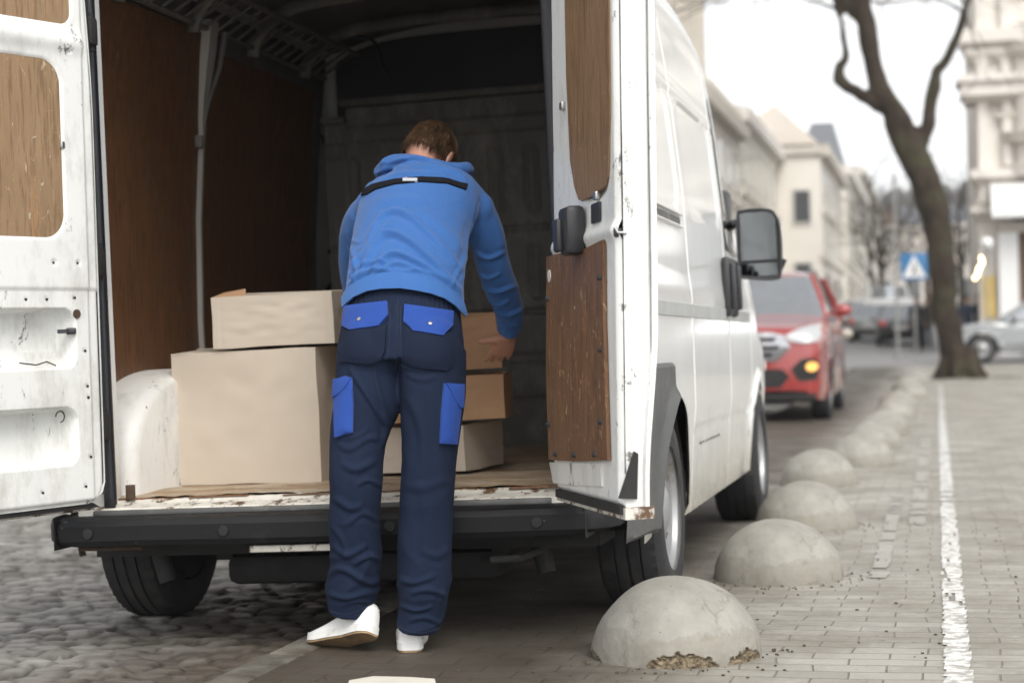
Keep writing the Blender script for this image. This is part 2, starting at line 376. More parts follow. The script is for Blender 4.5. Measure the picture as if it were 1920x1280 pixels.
# cobbles (shader) for the far road, mesh cobbles where the road is near
def cobble_mat(name, bump, far=False):
    mt, nt, b, co = newmat(name, .62, spec=.4)
    vo = nt.nodes.new('ShaderNodeTexVoronoi'); vo.feature = 'DISTANCE_TO_EDGE'; vo.inputs['Scale'].default_value = 8.5
    nt.links.new(co, vo.inputs['Vector'])
    vc = nt.nodes.new('ShaderNodeTexVoronoi'); vc.inputs['Scale'].default_value = 8.5; nt.links.new(co, vc.inputs['Vector'])
    c = _ramp(nt, _noise(nt, co, 3, 6, .6), .3, .7, (.185, .178, .165), (.30, .29, .275))
    bw = nt.nodes.new('ShaderNodeRGBToBW'); nt.links.new(vc.outputs['Color'], bw.inputs[0])
    c = _mix(nt, .35, c, _ramp(nt, bw.outputs[0], .1, .9, (.125, .12, .112), (.37, .36, .345)))
    c = _mix(nt, _ramp(nt, _noise(nt, co, 1.1, 5, .6), .5, .68), c, (.085, .07, .052))
    sx = nt.nodes.new('ShaderNodeSeparateXYZ'); nt.links.new(co, sx.inputs[0])
    if not far:
        a1 = nt.nodes.new('ShaderNodeAttribute'); a1.attribute_name = 'sett'; a2 = nt.nodes.new('ShaderNodeAttribute'); a2.attribute_name = 'joint_sand'
        c = _mix(nt, .55, c, _ramp(nt, a1.outputs['Fac'], .0, 1, (.08, .076, .07), (.38, .37, .345)))
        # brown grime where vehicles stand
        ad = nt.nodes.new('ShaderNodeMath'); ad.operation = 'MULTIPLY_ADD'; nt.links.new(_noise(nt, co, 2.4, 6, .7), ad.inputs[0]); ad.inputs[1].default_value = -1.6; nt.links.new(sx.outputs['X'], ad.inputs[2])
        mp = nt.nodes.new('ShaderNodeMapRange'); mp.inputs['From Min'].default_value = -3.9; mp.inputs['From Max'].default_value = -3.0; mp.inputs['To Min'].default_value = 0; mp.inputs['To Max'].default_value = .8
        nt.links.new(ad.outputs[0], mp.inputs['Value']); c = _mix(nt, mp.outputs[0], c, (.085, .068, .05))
        c = _mix(nt, a2.outputs['Fac'], c, (.02, .017, .014))
    if far: c = _mix(nt, _ramp(nt, vo.outputs['Distance'], .0, .14), (.06, .055, .05), c)
    nt.links.new(c, b.inputs['Base Color'])
    p = _bump(nt, vo.outputs['Distance'], bump, .03) if far else None
    nt.links.new(_bump(nt, _noise(nt, co, 60, 8, .7), .35, .006, p), b.inputs['Normal'])
    nt.links.new(_ramp(nt, _noise(nt, co, 2, 4, .6), .35, .65, (.38,)*3, (.75,)*3), b.inputs['Roughness'])
    return mt
M['road'] = cobble_mat('far cobbles', .5, True); M['cobble'] = cobble_mat('near cobbles', 0)
sheet('road', -390, 390, ysg, -.012, M['road'], 3)
def cobbles():
    x0, x1, y0, y1, s = -5.2, -1.955, 4.2, 15.0, .0185
    xs = np.arange(x0, x1, s); ys = np.concatenate([np.arange(y0, 9, s), np.arange(9, y1, s*1.8)])
    # setts in courses running across the road, each course shifted and wobbling
    ch, cw = .082, .112; X, Y = np.meshgrid(xs, ys, indexing='ij')
    pts = []
    for r in range(int((y1-y0)/ch)+3):
        yy = y0-ch+r*ch; off = rng.random()*cw
        for c in range(int((x1-x0)/cw)+3):
            xx = x0-cw+c*cw+off
            pts.append((xx+rng.uniform(-.028, .028), yy+.05*math.sin(xx*2.1)+rng.uniform(-.02, .02), rng.uniform(-.010, .010)))
    P = np.array(pts); H = np.zeros(X.shape); J = np.zeros(X.shape); S_ = np.zeros(X.shape); tone = nrg.rand(len(P))
    from mathutils.kdtree import KDTree
    kd = KDTree(len(P))
    for i, p in enumerate(P): kd.insert((p[0], p[1]*1.25, 0), i)
    kd.balance()
    for i in range(X.shape[0]):
        for j in range(X.shape[1]):
            a, b_ = kd.find_n((X[i, j], Y[i, j]*1.25, 0), 2)
            e = (b_[2]-a[2])
            J[i, j] = 1-min(1, e/.019); S_[i, j] = tone[a[1]]
            H[i, j] = min(1, e/.020)**.55*.024+P[a[1]][2]
    H += np.array([[mnoise.noise((x*3, y*3, 0))*.012+mnoise.noise((x*30, y*30, 3))*.003 for y in ys] for x in xs])
    H -= .012
    J = J.clip(0, 1)
    v, f = grid(len(xs), len(ys), lambda i, j: (xs[i], ys[j], H[i, j]+float(gz(ys[j]))))
    o = build('cobbled_road', v, f, M['cobble'], angle=180)
    at = o.data.attributes.new('joint_sand', 'FLOAT', 'POINT'); at.data.foreach_set('value', J.reshape(-1).astype(np.float32)); at2 = o.data.attributes.new('sett', 'FLOAT', 'POINT'); at2.data.foreach_set('value', S_.reshape(-1).astype(np.float32)); o['kind'] = 'structure'
cobbles()
def brick_mat():
    mt, nt, b, co = newmat('grey brick paving', .6, spec=.4)
    # slight warping keeps courses from being ruler straight
    nz = nt.nodes.new('ShaderNodeTexNoise'); nz.inputs['Scale'].default_value = 1.3; nt.links.new(co, nz.inputs['Vector'])
    va = nt.nodes.new('ShaderNodeVectorMath'); va.operation = 'MULTIPLY_ADD'; nt.links.new(nz.outputs['Color'], va.inputs[0])
    va.inputs[1].default_value = (.09, .09, 0); nt.links.new(co, va.inputs[2])
    br = nt.nodes.new('ShaderNodeTexBrick'); nt.links.new(va.outputs[0], br.inputs['Vector'])
    br.inputs['Scale'].default_value = 1; br.inputs['Brick Width'].default_value = .2; br.inputs['Row Height'].default_value = .1
    br.inputs['Mortar Size'].default_value = .0035; br.inputs['Mortar Smooth'].default_value = .5
    br.inputs['Color1'].default_value = (.30, .284, .25, 1); br.inputs['Color2'].default_value = (.395, .378, .34, 1); br.inputs['Mortar'].default_value = (.17, .155, .125, 1)
    c = br.outputs['Color']
    c = _mix(nt, _ramp(nt, _noise(nt, co, 1.7, 7, .72), .40, .66), c, (.21, .192, .16))
    c = _mix(nt, _ramp(nt, _noise(nt, co, 9, 6, .7), .56, .85), c, (.46, .45, .42))
    c = _mix(nt, _ramp(nt, _noise(nt, co, 32, 4, .6), .66, .72), c, (.10, .085, .062))
    # oil and grime where vehicles park, deepened to paint the shade under the van
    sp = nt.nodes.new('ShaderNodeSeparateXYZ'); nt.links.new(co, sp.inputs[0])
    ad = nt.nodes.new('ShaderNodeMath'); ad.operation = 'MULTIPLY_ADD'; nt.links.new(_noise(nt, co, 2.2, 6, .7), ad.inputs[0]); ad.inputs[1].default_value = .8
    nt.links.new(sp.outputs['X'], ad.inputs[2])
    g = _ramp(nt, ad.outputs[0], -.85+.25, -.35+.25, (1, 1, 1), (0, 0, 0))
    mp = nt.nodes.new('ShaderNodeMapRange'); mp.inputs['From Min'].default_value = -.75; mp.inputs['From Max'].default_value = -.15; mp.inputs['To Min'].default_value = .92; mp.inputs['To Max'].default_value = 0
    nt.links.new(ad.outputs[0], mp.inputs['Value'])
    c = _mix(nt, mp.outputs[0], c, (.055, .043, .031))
    nt.links.new(c, b.inputs['Base Color'])
    iv = nt.nodes.new('ShaderNodeMath'); iv.operation = 'SUBTRACT'; iv.inputs[0].default_value = 1; nt.links.new(br.outputs['Fac'], iv.inputs[1])
    p = _bump(nt, iv.outputs[0], .8, .006)
    nt.links.new(_bump(nt, _noise(nt, co, 45, 8, .7), .5, .008, p), b.inputs['Normal'])
    nt.links.new(_ramp(nt, _noise(nt, co, 2.5, 4, .6), .35, .65, (.42,)*3, (.75,)*3), b.inputs['Roughness'])
    return mt
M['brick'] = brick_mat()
ysp = np.concatenate([np.linspace(-12, 12, 12), np.linspace(13, 44, 40)])
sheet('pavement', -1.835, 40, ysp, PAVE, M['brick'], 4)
M['kerb'] = pmat('worn kerb stone', (.155, .143, .12), .8, var=.4, vscale=5, dirt=(.06, .05, .036), dirts=3, dirta=(.42, .58), bump=.6, bscale=40)
kb = MB()
y = -10
while y < 44:
    L = rng.uniform(.75, 1.05); z = float(gz(y)); j = rng.uniform(-.006, .006)
    kb.box((-1.895+j, y+L/2, z+PAVE-.06), (.125, L-.012, .132), Matrix.Rotation(rng.uniform(-.006, .006), 3, 'Z'), bev=.018); y += L
o = kb.build('kerb', M['kerb']); o['kind'] = 'structure'
# worn white line: one patch of paint on every brick course
M['line'] = pmat('worn white road paint', (.72, .72, .70), .6, var=.08, dirt=(.36, .35, .32), dirts=26, dirta=(.46, .56), bump=.3, bscale=90)
def worn_line(name, xc, w, y0, y1, keep, mat, label=None, seed=1):
    g = random.Random(seed); mb = MB(); y = math.ceil(y0/.1)*.1
    while y < y1:
        if g.random() < keep:
            x = xc-w/2+g.uniform(-.003, .003); xe = xc+w/2+g.uniform(-.003, .003)
            z = float(gz(y))+PAVE+.004
            # ragged outline
            n = 7; top = [(x+(xe-x)*i/n, y+.1-abs(g.gauss(0, .0012))) for i in range(n+1)]; bo = [(x+(xe-x)*i/n, y+abs(g.gauss(0, .0015))) for i in range(n+1)]
            top[0] = (top[0][0]+g.uniform(0, .012), top[0][1]); bo[-1] = (bo[-1][0]-g.uniform(0, .012), bo[-1][1])
            vs = [(p[0], p[1], z) for p in bo]+[(p[0], p[1], z) for p in top]
            fs = [(i, i+1, n+2+i, n+1+i) for i in range(n) if g.random() < .97]
            mb.add(vs, fs)
        y += .1
    v, f = mb.v, mb.f
    o = build(name, v, f, mat, smooth=False); o['kind'] = 'structure'
worn_line('road_marking', .035, .078, 3.5, 32, .97, M['line'], seed=3)
M['line2'] = pmat('nearly gone road paint', (.37, .36, .33), .65, var=.12, dirt=(.32, .305, .275), dirts=14, dirta=(.40, .62), bump=.3, bscale=90)
worn_line('faded_marking', -.235, .07, 6.9, 10.6, .7, M['line2'], seed=5)
worn_line('faded_marking', -.115, .09, 8.9, 16.5, .85, M['line2'], seed=8)
# the square beyond the paving, a paler asphalt
M['asphalt'] = pmat('pale asphalt', (.20, .20, .20), .55, var=.12, bump=.2, bscale=30)
sheet('asphalt_road', -60, 60, np.linspace(44.2, 150, 50), .02, M['asphalt'], 3)
sheet('asphalt_lane', -7.5, -1.98, np.linspace(14.6, 44.1, 24), .006, pmat('grey lane setts', (.17, .168, .16), .6, var=.15, vscale=1, bump=.4, bscale=30), 2)
# ================================================================== concrete domes
M['dome'] = None
def dome_mat():
    mt, nt, b, co = newmat('weathered concrete', .8, spec=.3)
    c = _ramp(nt, _noise(nt, co, 5, 8, .7), .3, .72, (.215, .205, .18), (.37, .36, .325))
    c = _mix(nt, _ramp(nt, _noise(nt, co, 3.6, 8, .8, None, 1.6), .54, .70), c, (.13, .118, .095))
    c = _mix(nt, _ramp(nt, _noise(nt, co, 7, 6, .7, (1.5, 1.5, .35), .8), .60, .72), c, (.17, .15, .12))
    c = _mix(nt, _ramp(nt, _noise(nt, co, 40, 3, .6), .70, .735), c, (.09, .08, .065))
    sp = nt.nodes.new('ShaderNodeSeparateXYZ'); nt.links.new(co, sp.inputs[0])
    ad = nt.nodes.new('ShaderNodeMath'); ad.operation = 'MULTIPLY_ADD'; nt.links.new(_noise(nt, co, 9, 6, .7), ad.inputs[0]); ad.inputs[1].default_value = -.16; nt.links.new(sp.outputs['Z'], ad.inputs[2])
    c = _mix(nt, _ramp(nt, ad.outputs[0], -.085, -.035, (.25, .25, .25), (0, 0, 0)), c, (.17, .14, .10))
    nt.links.new(c, b.inputs['Base Color'])
    nt.links.new(_bump(nt, _noise(nt, co, 70, 8, .75), .35, .006, _bump(nt, _noise(nt, co, 9, 5, .6), .25, .02)), b.inputs['Normal'])
    return mt
M['dome'] = dome_mat()
M['aggregate'] = pmat('broken concrete', (.22, .175, .115), .95, var=.35, vscale=30, dirt=(.06, .045, .03), dirts=40, dirta=(.48, .6), bump=1.0, bscale=60)
def dome_mesh(seed, r=.243, h=.222, chips=()):
    g = random.Random(seed); nu, nv = (300, 100) if seed == 11 else (120, 40); ox = g.random()*50; bad = set()
    def fn(i, j):
        p = (math.pi/2)*i/(nv-1); t = 2*math.pi*j/nu; d = Vector((math.sin(p)*math.cos(t), math.sin(p)*math.sin(t), math.cos(p)))
        w = .012*mnoise.noise((d.x*1.4+ox, d.y*1.4, d.z*1.4)); rough_ = .0018*mnoise.noise((d.x*14+ox, d.y*14, d.z*14))
        k = 1+w*2+rough_*2
        for (a, hw, ph) in chips:                       # broken lower edge
            da = abs((t-a+math.pi) % (2*math.pi)-math.pi)
            top = ph*(1-(da/hw)**4)*.8+.10*mnoise.noise((t*9, 3.3, ox))*(ph > .08)+.04*mnoise.noise((t*30, 1.3, ox))
            if da < hw and d.z < top:
                bad.add((i, j)); k -= .035+.035*mnoise.noise((t*22+ox, d.z*22, 1))+.03*mnoise.noise((t*60+ox, d.z*60, 1))
        low = max(0, 1-d.z/.12); k += .012*low*mnoise.noise((t*9+ox, d.z*9, 2))
        return (d.x*r*k, d.y*r*k, d.z*h*(1+w*2))
    chipped = set()
    v, f = grid(nv, nu, fn)
    f += [(i*nu+nu-1, (i+1)*nu+nu-1, (i+1)*nu, i*nu) for i in range(nv-1)]
    v += [(p[0], p[1], -.05) for p in v[(nv-1)*nu:]]; n0 = (nv-1)*nu
    f += [(n0+j, n0+nu+j, n0+nu+(j+1) % nu, n0+(j+1) % nu) for j in range(nu)]
    return v, f, [1 if any((i//nu, i % nu) in bad for i in q_) else 0 for q_ in f]
DOMES = [(1268, 1226, 'nearest concrete dome, broken along its lower front edge, beside the white van', [(-1.35, .42, .20), (-.45, .36, .13), (-2.75, .25, .10)]),
         (1460, 1083, 'second concrete dome from the camera, brown stain down its left side', [(.1, .2, .06)]),
         (1513, 988, 'third concrete dome from the camera, beside the van\'s front tyre', []),
         (1537, 908, 'fourth concrete dome, smaller looking and dark stained on the left', []),
         (1614, 872, 'fifth concrete dome, standing right of the line of the nearer four', [])]
dpos = [unp(a, b, Z=PAVE) for a, b, _, _ in DOMES]
base = []
for k, (a, b, lab, ch) in enumerate(DOMES):
    v, f, fm = dome_mesh(11+k, chips=ch); o = build('concrete_dome', v, f, None, angle=70, mats=[M['dome'], M['aggregate']], fmat=fm)
    p = dpos[k]; o.location = (p[0], p[1], PAVE+float(gz(p[1]))); tag(o, lab, 'bollard', 'concrete domes along the pavement edge'); base.append(o)
far = [(15.1, -.53), (17.4, -.50), (20.2, -.47), (23.1, -.5), (26.2, -.38), (29.5, -.48), (33.0, -.36)]
ordn = ['sixth', 'seventh', 'eighth', 'ninth', 'tenth', 'eleventh', 'twelfth']
for k, (y, x) in enumerate(far):
    o = base[1+k % 4].copy(); COL.objects.link(o); o.location = (x, y, PAVE+float(gz(y))); o.rotation_euler = (0, 0, 1.3*k+1)
    o['label'] = ordn[k]+' concrete dome from the camera in the receding row' if k < 6 else 'farthest concrete dome, closest to the foot of the tree'
# grit and leaf litter round the domes
gv = MB(); g = random.Random(4)
for p in dpos[:3]:
    for _ in range(38):
        a = g.uniform(-2.6, .6); r = .25+abs(g.gauss(0, .06)); s = g.uniform(.0015, .0042)
        gv.box((p[0]+r*math.cos(a), p[1]+r*math.sin(a), PAVE+float(gz(p[1]))+s/2+.001), (s*g.uniform(1, 2.5), s*2, s), Matrix.Rotation(g.random()*3, 3, 'Z'))
for _ in range(150):
    x, y = g.uniform(-1.8, 1.0), g.uniform(4.4, 9); s = g.uniform(.0015, .004)
    gv.box((x, y, PAVE+s/2+.001), (s*2.5, s*2, s), Matrix.Rotation(g.random()*3, 3, 'Z'))
o = gv.build('grit', pmat('dark grit', (.07, .055, .035), .9, var=.4), smooth=False); o['kind'] = 'stuff'
# scrap of pale paper at the very bottom edge of the view
p0 = unp(735, 1279, Z=PAVE+.01)
sc_ = MB(); pl = [(unp(x, y, Z=PAVE+.006)) for x, y in ((655, 1277), (700, 1272), (770, 1271), (815, 1277), (830, 1330), (640, 1330))]
n = len(pl); sc_.add([tuple(p) for p in pl]+[(p[0], p[1], p[2]+.004+.004*(i % 2)) for i, p in enumerate(pl)], [tuple(reversed(range(n))), tuple(range(n, 2*n))]+[(i, (i+1) % n, n+(i+1) % n, n+i) for i in range(n)])
o = sc_.build('cardboard_scrap', pmat('pale card scrap', (.66, .63, .55), .8)); tag(o, 'pale flat scrap of card on the paving before the man\'s shoes', 'cardboard')
# ================================================================== the van
VX, VY = -1.875, 5.35
van = empty('delivery_van', (VX, VY, -.002), Matrix.Rotation(rad(-1.5), 3, 'Y'), 'white high-roof delivery van seen from behind with both rear doors swung open', 'van')
VL = 4.93          # length
AX = (.80, 3.86)   # axles
WR = .338
def vloc(px, py, x=None, y=None, z=None):
    """point of the van's frame seen at a pixel"""
    inv = MAT['delivery_van'].inverted(); o_, d_ = camray(px, py); o_ = inv @ Vector(o_); d_ = inv.to_3x3() @ Vector(d_)
    t = (x-o_.x)/d_.x if x is not None else (y-o_.y)/d_.y if y is not None else (z-o_.z)/d_.z
    return o_+d_*t
def roofz(y):
    return float(np.interp(y, [0, .1, 2.3, 2.75, 2.9, 3.05, 3.9, 4.15, 4.6, 4.85, 4.93], [2.46, 2.52, 2.53, 2.47, 2.40, 2.27, 1.36, 1.22, 1.10, .96, .75]))
def halfw(z, y):
    w = float(np.interp(z, [.25, .45, .7, 1.1, 1.5, 1.9, 2.2, 2.6], [.965, .985, 1.005, 1.01, .998, .965, .925, .87]))
    w -= .02*float(sst(.25, 0, y))+ .10*float(sst(4.2, 4.93, y))+.10*float(sst(2.7, 3.6, y))*float(sst(1.1, 1.8, z))
    return w
def side_relief(y, z):
    d = 0.
    if z > .3 and y < 3.9:
        # pressed window-shaped panels, the crease above them and the shoulder
        for cy, cz, hy_, hz_ in ((.78, 1.64, .50, .22), (2.05, 1.64, .52, .22)):
            s = float(sdrr(y, z, cy, cz, hy_, hz_, .1)); d -= .009*(1-float(sst(-.012, .012, s)))
        d -= .010*math.exp(-((z-1.865)/.012)**2)*float(sst(2.75, 2.6, y))
        d -= .006*math.exp(-((z-1.93)/.010)**2)*float(sst(2.75, 2.6, y))
        d += .010*float(sst(1.20, 1.10, z))*float(sst(.55, .7, z))*.6
        for ys_ in (1.40, 2.62, 3.55):
            if z < 2.2: d -= .012*math.exp(-((y-ys_)/.006)**2)
        d -= .006*math.exp(-((z-.60)/.008)**2)*float(sst(1.4, 1.45, y))
        # flared arch lips
        for a in AX:
            rr_ = math.hypot(y-a, z-WR); d += .018*float(sst(.47, .42, rr_))
    return d
def zbot(y):
    z = .30 if y > .30 else .47
    for a in AX:
        if abs(y-a) < .415: z = max(z, WR+math.sqrt(.415**2-(y-a)**2))
    return z
def van_ys():
    ys = list(np.linspace(.0, VL, 190))
    for a in AX: ys += [a-.4149, a+.4149]+[a+.415*math.cos(math.pi*i/24) for i in range(1, 24)]
    for s in (1.40, 2.62, 3.55): ys += [s-.012, s-.006, s, s+.006, s+.012]
    ys = sorted(set(round(v, 4) for v in ys)); out = [ys[0]]
    for v in ys[1:]:
        if v-out[-1] > .0025: out.append(v)
    return out
def side_section(y, n=110, m=26):
    """points from the bottom edge up the side and over to the roof's centre line"""
    zr = roofz(y); zc = zr-min(.40, (zr-.3)*.4); zb = min(zbot(y), zc-.02); P = []
    for i in range(n):
        z = zb+(zc-zb)*i/(n-1); P.append((halfw(z, y)+side_relief(y, z), z))
    w = halfw(zc, y)
    for i in range(1, m+1):
        t = math.pi/2*i/m; P.append((w*math.cos(t)**.42 if i < m else 0, zc+(zr-zc)*math.sin(t)**.9))
    return P
def body_shell():
    ys = van_ys(); secs = [side_section(y) for y in ys]; mb = MB(); k = len(secs[0])
    for s in (1, -1):
        v = []
        for y, sc in zip(ys, secs):
            for (x, z) in sc: v.append((s*x, y+.0, z))
        f = [(i*k+j, (i+1)*k+j, (i+1)*k+j+1, i*k+j+1) for i in range(len(ys)-1) for j in range(k-1)]
        mb.add(v, f)
    # rear frame: from the outer section to the door opening
    OZ0, OZ1 = .48, 2.34
    out = [p for p in secs[0] if p[1] > .42]; nz = len(out)
    def inner(t, OW=.715):   # t 0..1 from bottom corner up to top centre
        L1, L2 = OZ1-OZ0-.14, OW-.14; A = math.pi/2*.14; s_ = t*(L1+A+L2)
        if s_ < L1: return (OW-.0+.0*s_, OZ0+s_)
        if s_ < L1+A:
            a = (s_-L1)/.14; return (OW-.14+.14*math.cos(a), OZ1-.14+.14*math.sin(a))
        return (max(0, OW-.14-(s_-L1-A)), OZ1)
    dd = [0]
    for i in range(1, nz): dd.append(dd[-1]+math.hypot(out[i][0]-out[i-1][0], out[i][1]-out[i-1][1]))
    for s in (1, -1):
        v = []
        for i, p in enumerate(out):
            q = inner(dd[i]/dd[-1], .80 if s > 0 else .715)
            q = (q[0]*1.0, q[1])
            rings = [(p[0], 0, p[1]), (p[0]-.015, -.012, p[1]), (q[0]+(p[0]-q[0])*.62, -.012, q[1]+(p[1]-q[1])*.62), (q[0]+(p[0]-q[0])*.5, .03, q[1]+(p[1]-q[1])*.5), (q[0]+.012, .035, q[1]), (q[0], .045, q[1]), (q[0], .12, q[1]), (q[0]+.05, .13, q[1])]
            v += [(s*r[0], r[1], r[2]) for r in rings]
        f = [(i*8+j, (i+1)*8+j, (i+1)*8+j+1, i*8+j+1) for i in range(nz-1) for j in range(7)]
        mb.add(v, f)
    o = mb.build('body', M['van'], van, angle=38)
    for (o0, sgn) in ((.80, 1), (.715, -1)):
        v = []
        for i in range(61):
            p = inner(i/60, o0)
            v += [(sgn*(p[0]-.004), .036, p[1]-(.004 if p[1] > 2.3 else 0)), (sgn*(p[0]-.004), .080, p[1]-(.004 if p[1] > 2.3 else 0))]
        MB().add(v, [(2*i, 2*i+1, 2*i+3, 2*i+2) for i in range(60)]).build('opening_trim', M['rubber'], van, angle=60)
    # black rubber seal round the opening
    sb = MB(); loop = [(p[0]-.004, .028, p[1]) for p in [inner(i/60, .80) for i in range(61)]]+[(-p[0]+.004, .028, p[1]) for p in [inner(i/60) for i in range(60, -1, -1)]]
    sb.tube(loop, [(.014, .020)]*len(loop), 8)
    sb.build('rubber_seal', M['rubber'], van, angle=180)
body_shell()
# underbody pan, floor, sill
mb = MB(); mb.box((0, 2.5, .36), (1.7, 4.6, .10)); mb.box((0, .45, .39), (1.30, .8, .09)); mb.build('chassis', M['under'], van)
mb = MB(); mb.box((0, .80, .33), (1.35, .10, .10), bev=.02); mb.cyl((-.9, .80, .335), (.9, .80, .335), .035)
mb.box((0, .50, .235), (.95, .22, .10), bev=.03); mb.box((-.48, .95, .30), (.06, 1.1, .06)); mb.box((.48, .95, .30), (.06, 1.1, .06)); mb.build('rear_axle', M['under'], van)
for c_, d_ in (((-.62, .25, .22), (-.66, .25, .36)), ((.66, .28, .22), (.62, .3, .38))):
    mb = MB(); mb.cyl(c_, d_, .03); mb.build('damper', M['under'], van)
# load floor: plywood sheet with worn edge, and the painted step before it
FZ = .512
def floor_fn(i, j):
    x = -.80+1.60*j/80; y = .10+2.55*i/120; e = .006*mnoise.noise((x*6, y*3, 0))+.004*mnoise.noise((x*22, y*6, 5))
    return (x, y+(.02*mnoise.noise((x*5, 0, 9)) if i == 0 else 0), FZ+e*(1 if y < .5 else .4))
v, f = grid(121, 81, floor_fn); fl = build('load_floor', v, [tuple(reversed(q)) for q in f], M['floor'], van, angle=180)
mb = MB()
v, f = grid(60, 10, lambda i, j: (-.80+1.60*i/59, [-.02, -.015, .0, .02, .045, .07, .09, .10, .11, .13][j], [.455, .480, .486, .484, .492, .490, .497, .504, .508, .50][j]+.003*mnoise.noise((i*.9, j*.7, 4))))
mb.add(v, f); mb.build('door_sill', M['sill'], van, angle=60)
mb = MB(); mb.box((0, -.004, .470), (1.5, .035, .022), bev=.006); mb.build('sill_strip', M['clad'], van)
# splintered edge of the plywood
g = random.Random(2); x = -.78
while x < .76:
    w = g.uniform(.05, .30); mb = MB(); mb.box((x+w/2, .100+g.uniform(-.008, .006), FZ-.004+g.uniform(-.003, .002)), (w, g.uniform(.01, .03), g.uniform(.003, .007)), Matrix.Rotation(g.uniform(-.02, .02), 3, 'Y') @ Matrix.Rotation(g.uniform(-.05, .05), 3, 'Z')); mb.build('splinter', M['wood_r'], fl, smooth=False); x += w+g.uniform(-.02, .12)
for c_, d_ in (((-.665, .085, .530), (.032, .012, .048)), ((.16, .02, .492), (.03, .04, .03))):
    mb = MB(); mb.box(c_, d_, bev=.004); mb.build('rusty_bracket', M['rusty'], van)
# bumper
def bumper():
    n = 80; v = []
    prof = [(-.0, .462), (-.022, .4655), (-.085, .462), (-.110, .455), (-.119, .444), (-.122, .438), (-.120, .392), (-.110, .374), (-.05, .368), (.0, .368)]
    for i in range(n+1):
        u = -1+2*i/n; x = .955*u if u > 0 else .905*u; bend = .09*max(0, (abs(u)-.90)/.10)**2; sx = 1
        nar = .022*max(0, (abs(u)-.86)/.14)
        for (y, z) in prof:
            zz = z+(nar if z < .38 else 0); v.append((x, y+bend+.025*u*u, zz+.002*mnoise.noise((x*3, z*8, 0))))
    k = len(prof); f = [(i*k+j, i*k+j+1, (i+1)*k+j+1, (i+1)*k+j) for i in range(n) for j in range(k-1)]
    f += [tuple(range(k)), tuple(n*k+j for j in reversed(range(k)))]
    mb = MB(); mb.add(v, f); b_ = mb.build('rear_bumper', M['bumper'], van, angle=24)
    for x in (-.845, .865):
        mb = MB(); mb.box((x, -.060+.025*x*x+(.005), .417), (.005, .130, .104), bev=.002); mb.build('bumper_joint', M['under'], b_)
    for x in (-.725, -.265, .27, .72):
        mb = MB(); y = -.123+.025*(x/.955)**2
        mb.tube([(x, y+.004, .416), (x, y-.002, .416), (x, y-.0035, .416), (x, y-.0038, .416)], [.0175, .017, .0155, .012], 20); mb.build('parking_sensor', M['sensor'], b_)
    mb = MB(); mb.box((-.69, .0, .360), (.22, .06, .012), bev=.003); mb.build('bracket', M['rusty'], b_)
    mb = MB(); mb.box((-.02, -.06, .354), (.36, .05, .022), bev=.006); mb.build('under_strip', M['sill'], b_)
mb = MB(); mb.tube([(.50, .1, .29), (.56, -.02, .30), (.64, -.02, .30), (.68, .1, .31)], [.012]*4, 8); mb.build('towing_eye', M['under'], van)
bumper()
# grey plastic corner between bumper and rear wheel arch
def cladding(s):
    nz, ny = 40, 22
    z00 = .33 if s > 0 else .47
    def fn(i, j):
        z = z00+(.865-z00)*i/(nz-1); ymax = AX[0]-(math.sqrt(max(0, .418**2-(z-WR)**2)) if z < WR+.418 else 0)
        ymax = min(ymax, AX[0]-.08) if z > WR+.41 else ymax
        y0 = .05; y = y0+(ymax-y0)*j/(ny-1); o_ = .020 if 0 < j < ny-1 and 0 < i < nz-1 else .003
        o_ += .012*float(sst(.12, 0, ymax-y))
        return (s*(halfw(z, y)+side_relief(y, z)+o_), y, z)
    v, f = grid(nz, ny, fn); MB().add(v, f).build('arch_cladding', M['clad'], van, angle=40)
cladding(1); cladding(-1)
# wheel wells
for a in AX:
    for s in (1, -1):
        mb = MB(); v = []; n = 26
        for i in range(n+1):
            t = math.pi*i/n
            for x in (1.0, .74): v.append((s*x if x < 1 else s*.985, a+.41*math.cos(t), WR+.41*math.sin(t)))
        f = [(2*i, 2*i+1, 2*i+3, 2*i+2) for i in range(n)]; mb.add(v, f)
        mb.add([(s*.74, a+.41*math.cos(math.pi*i/n), WR+.41*math.sin(math.pi*i/n)) for i in range(n+1)], [tuple(range(n+1))]); mb.build('wheel_well', M['under'], van)
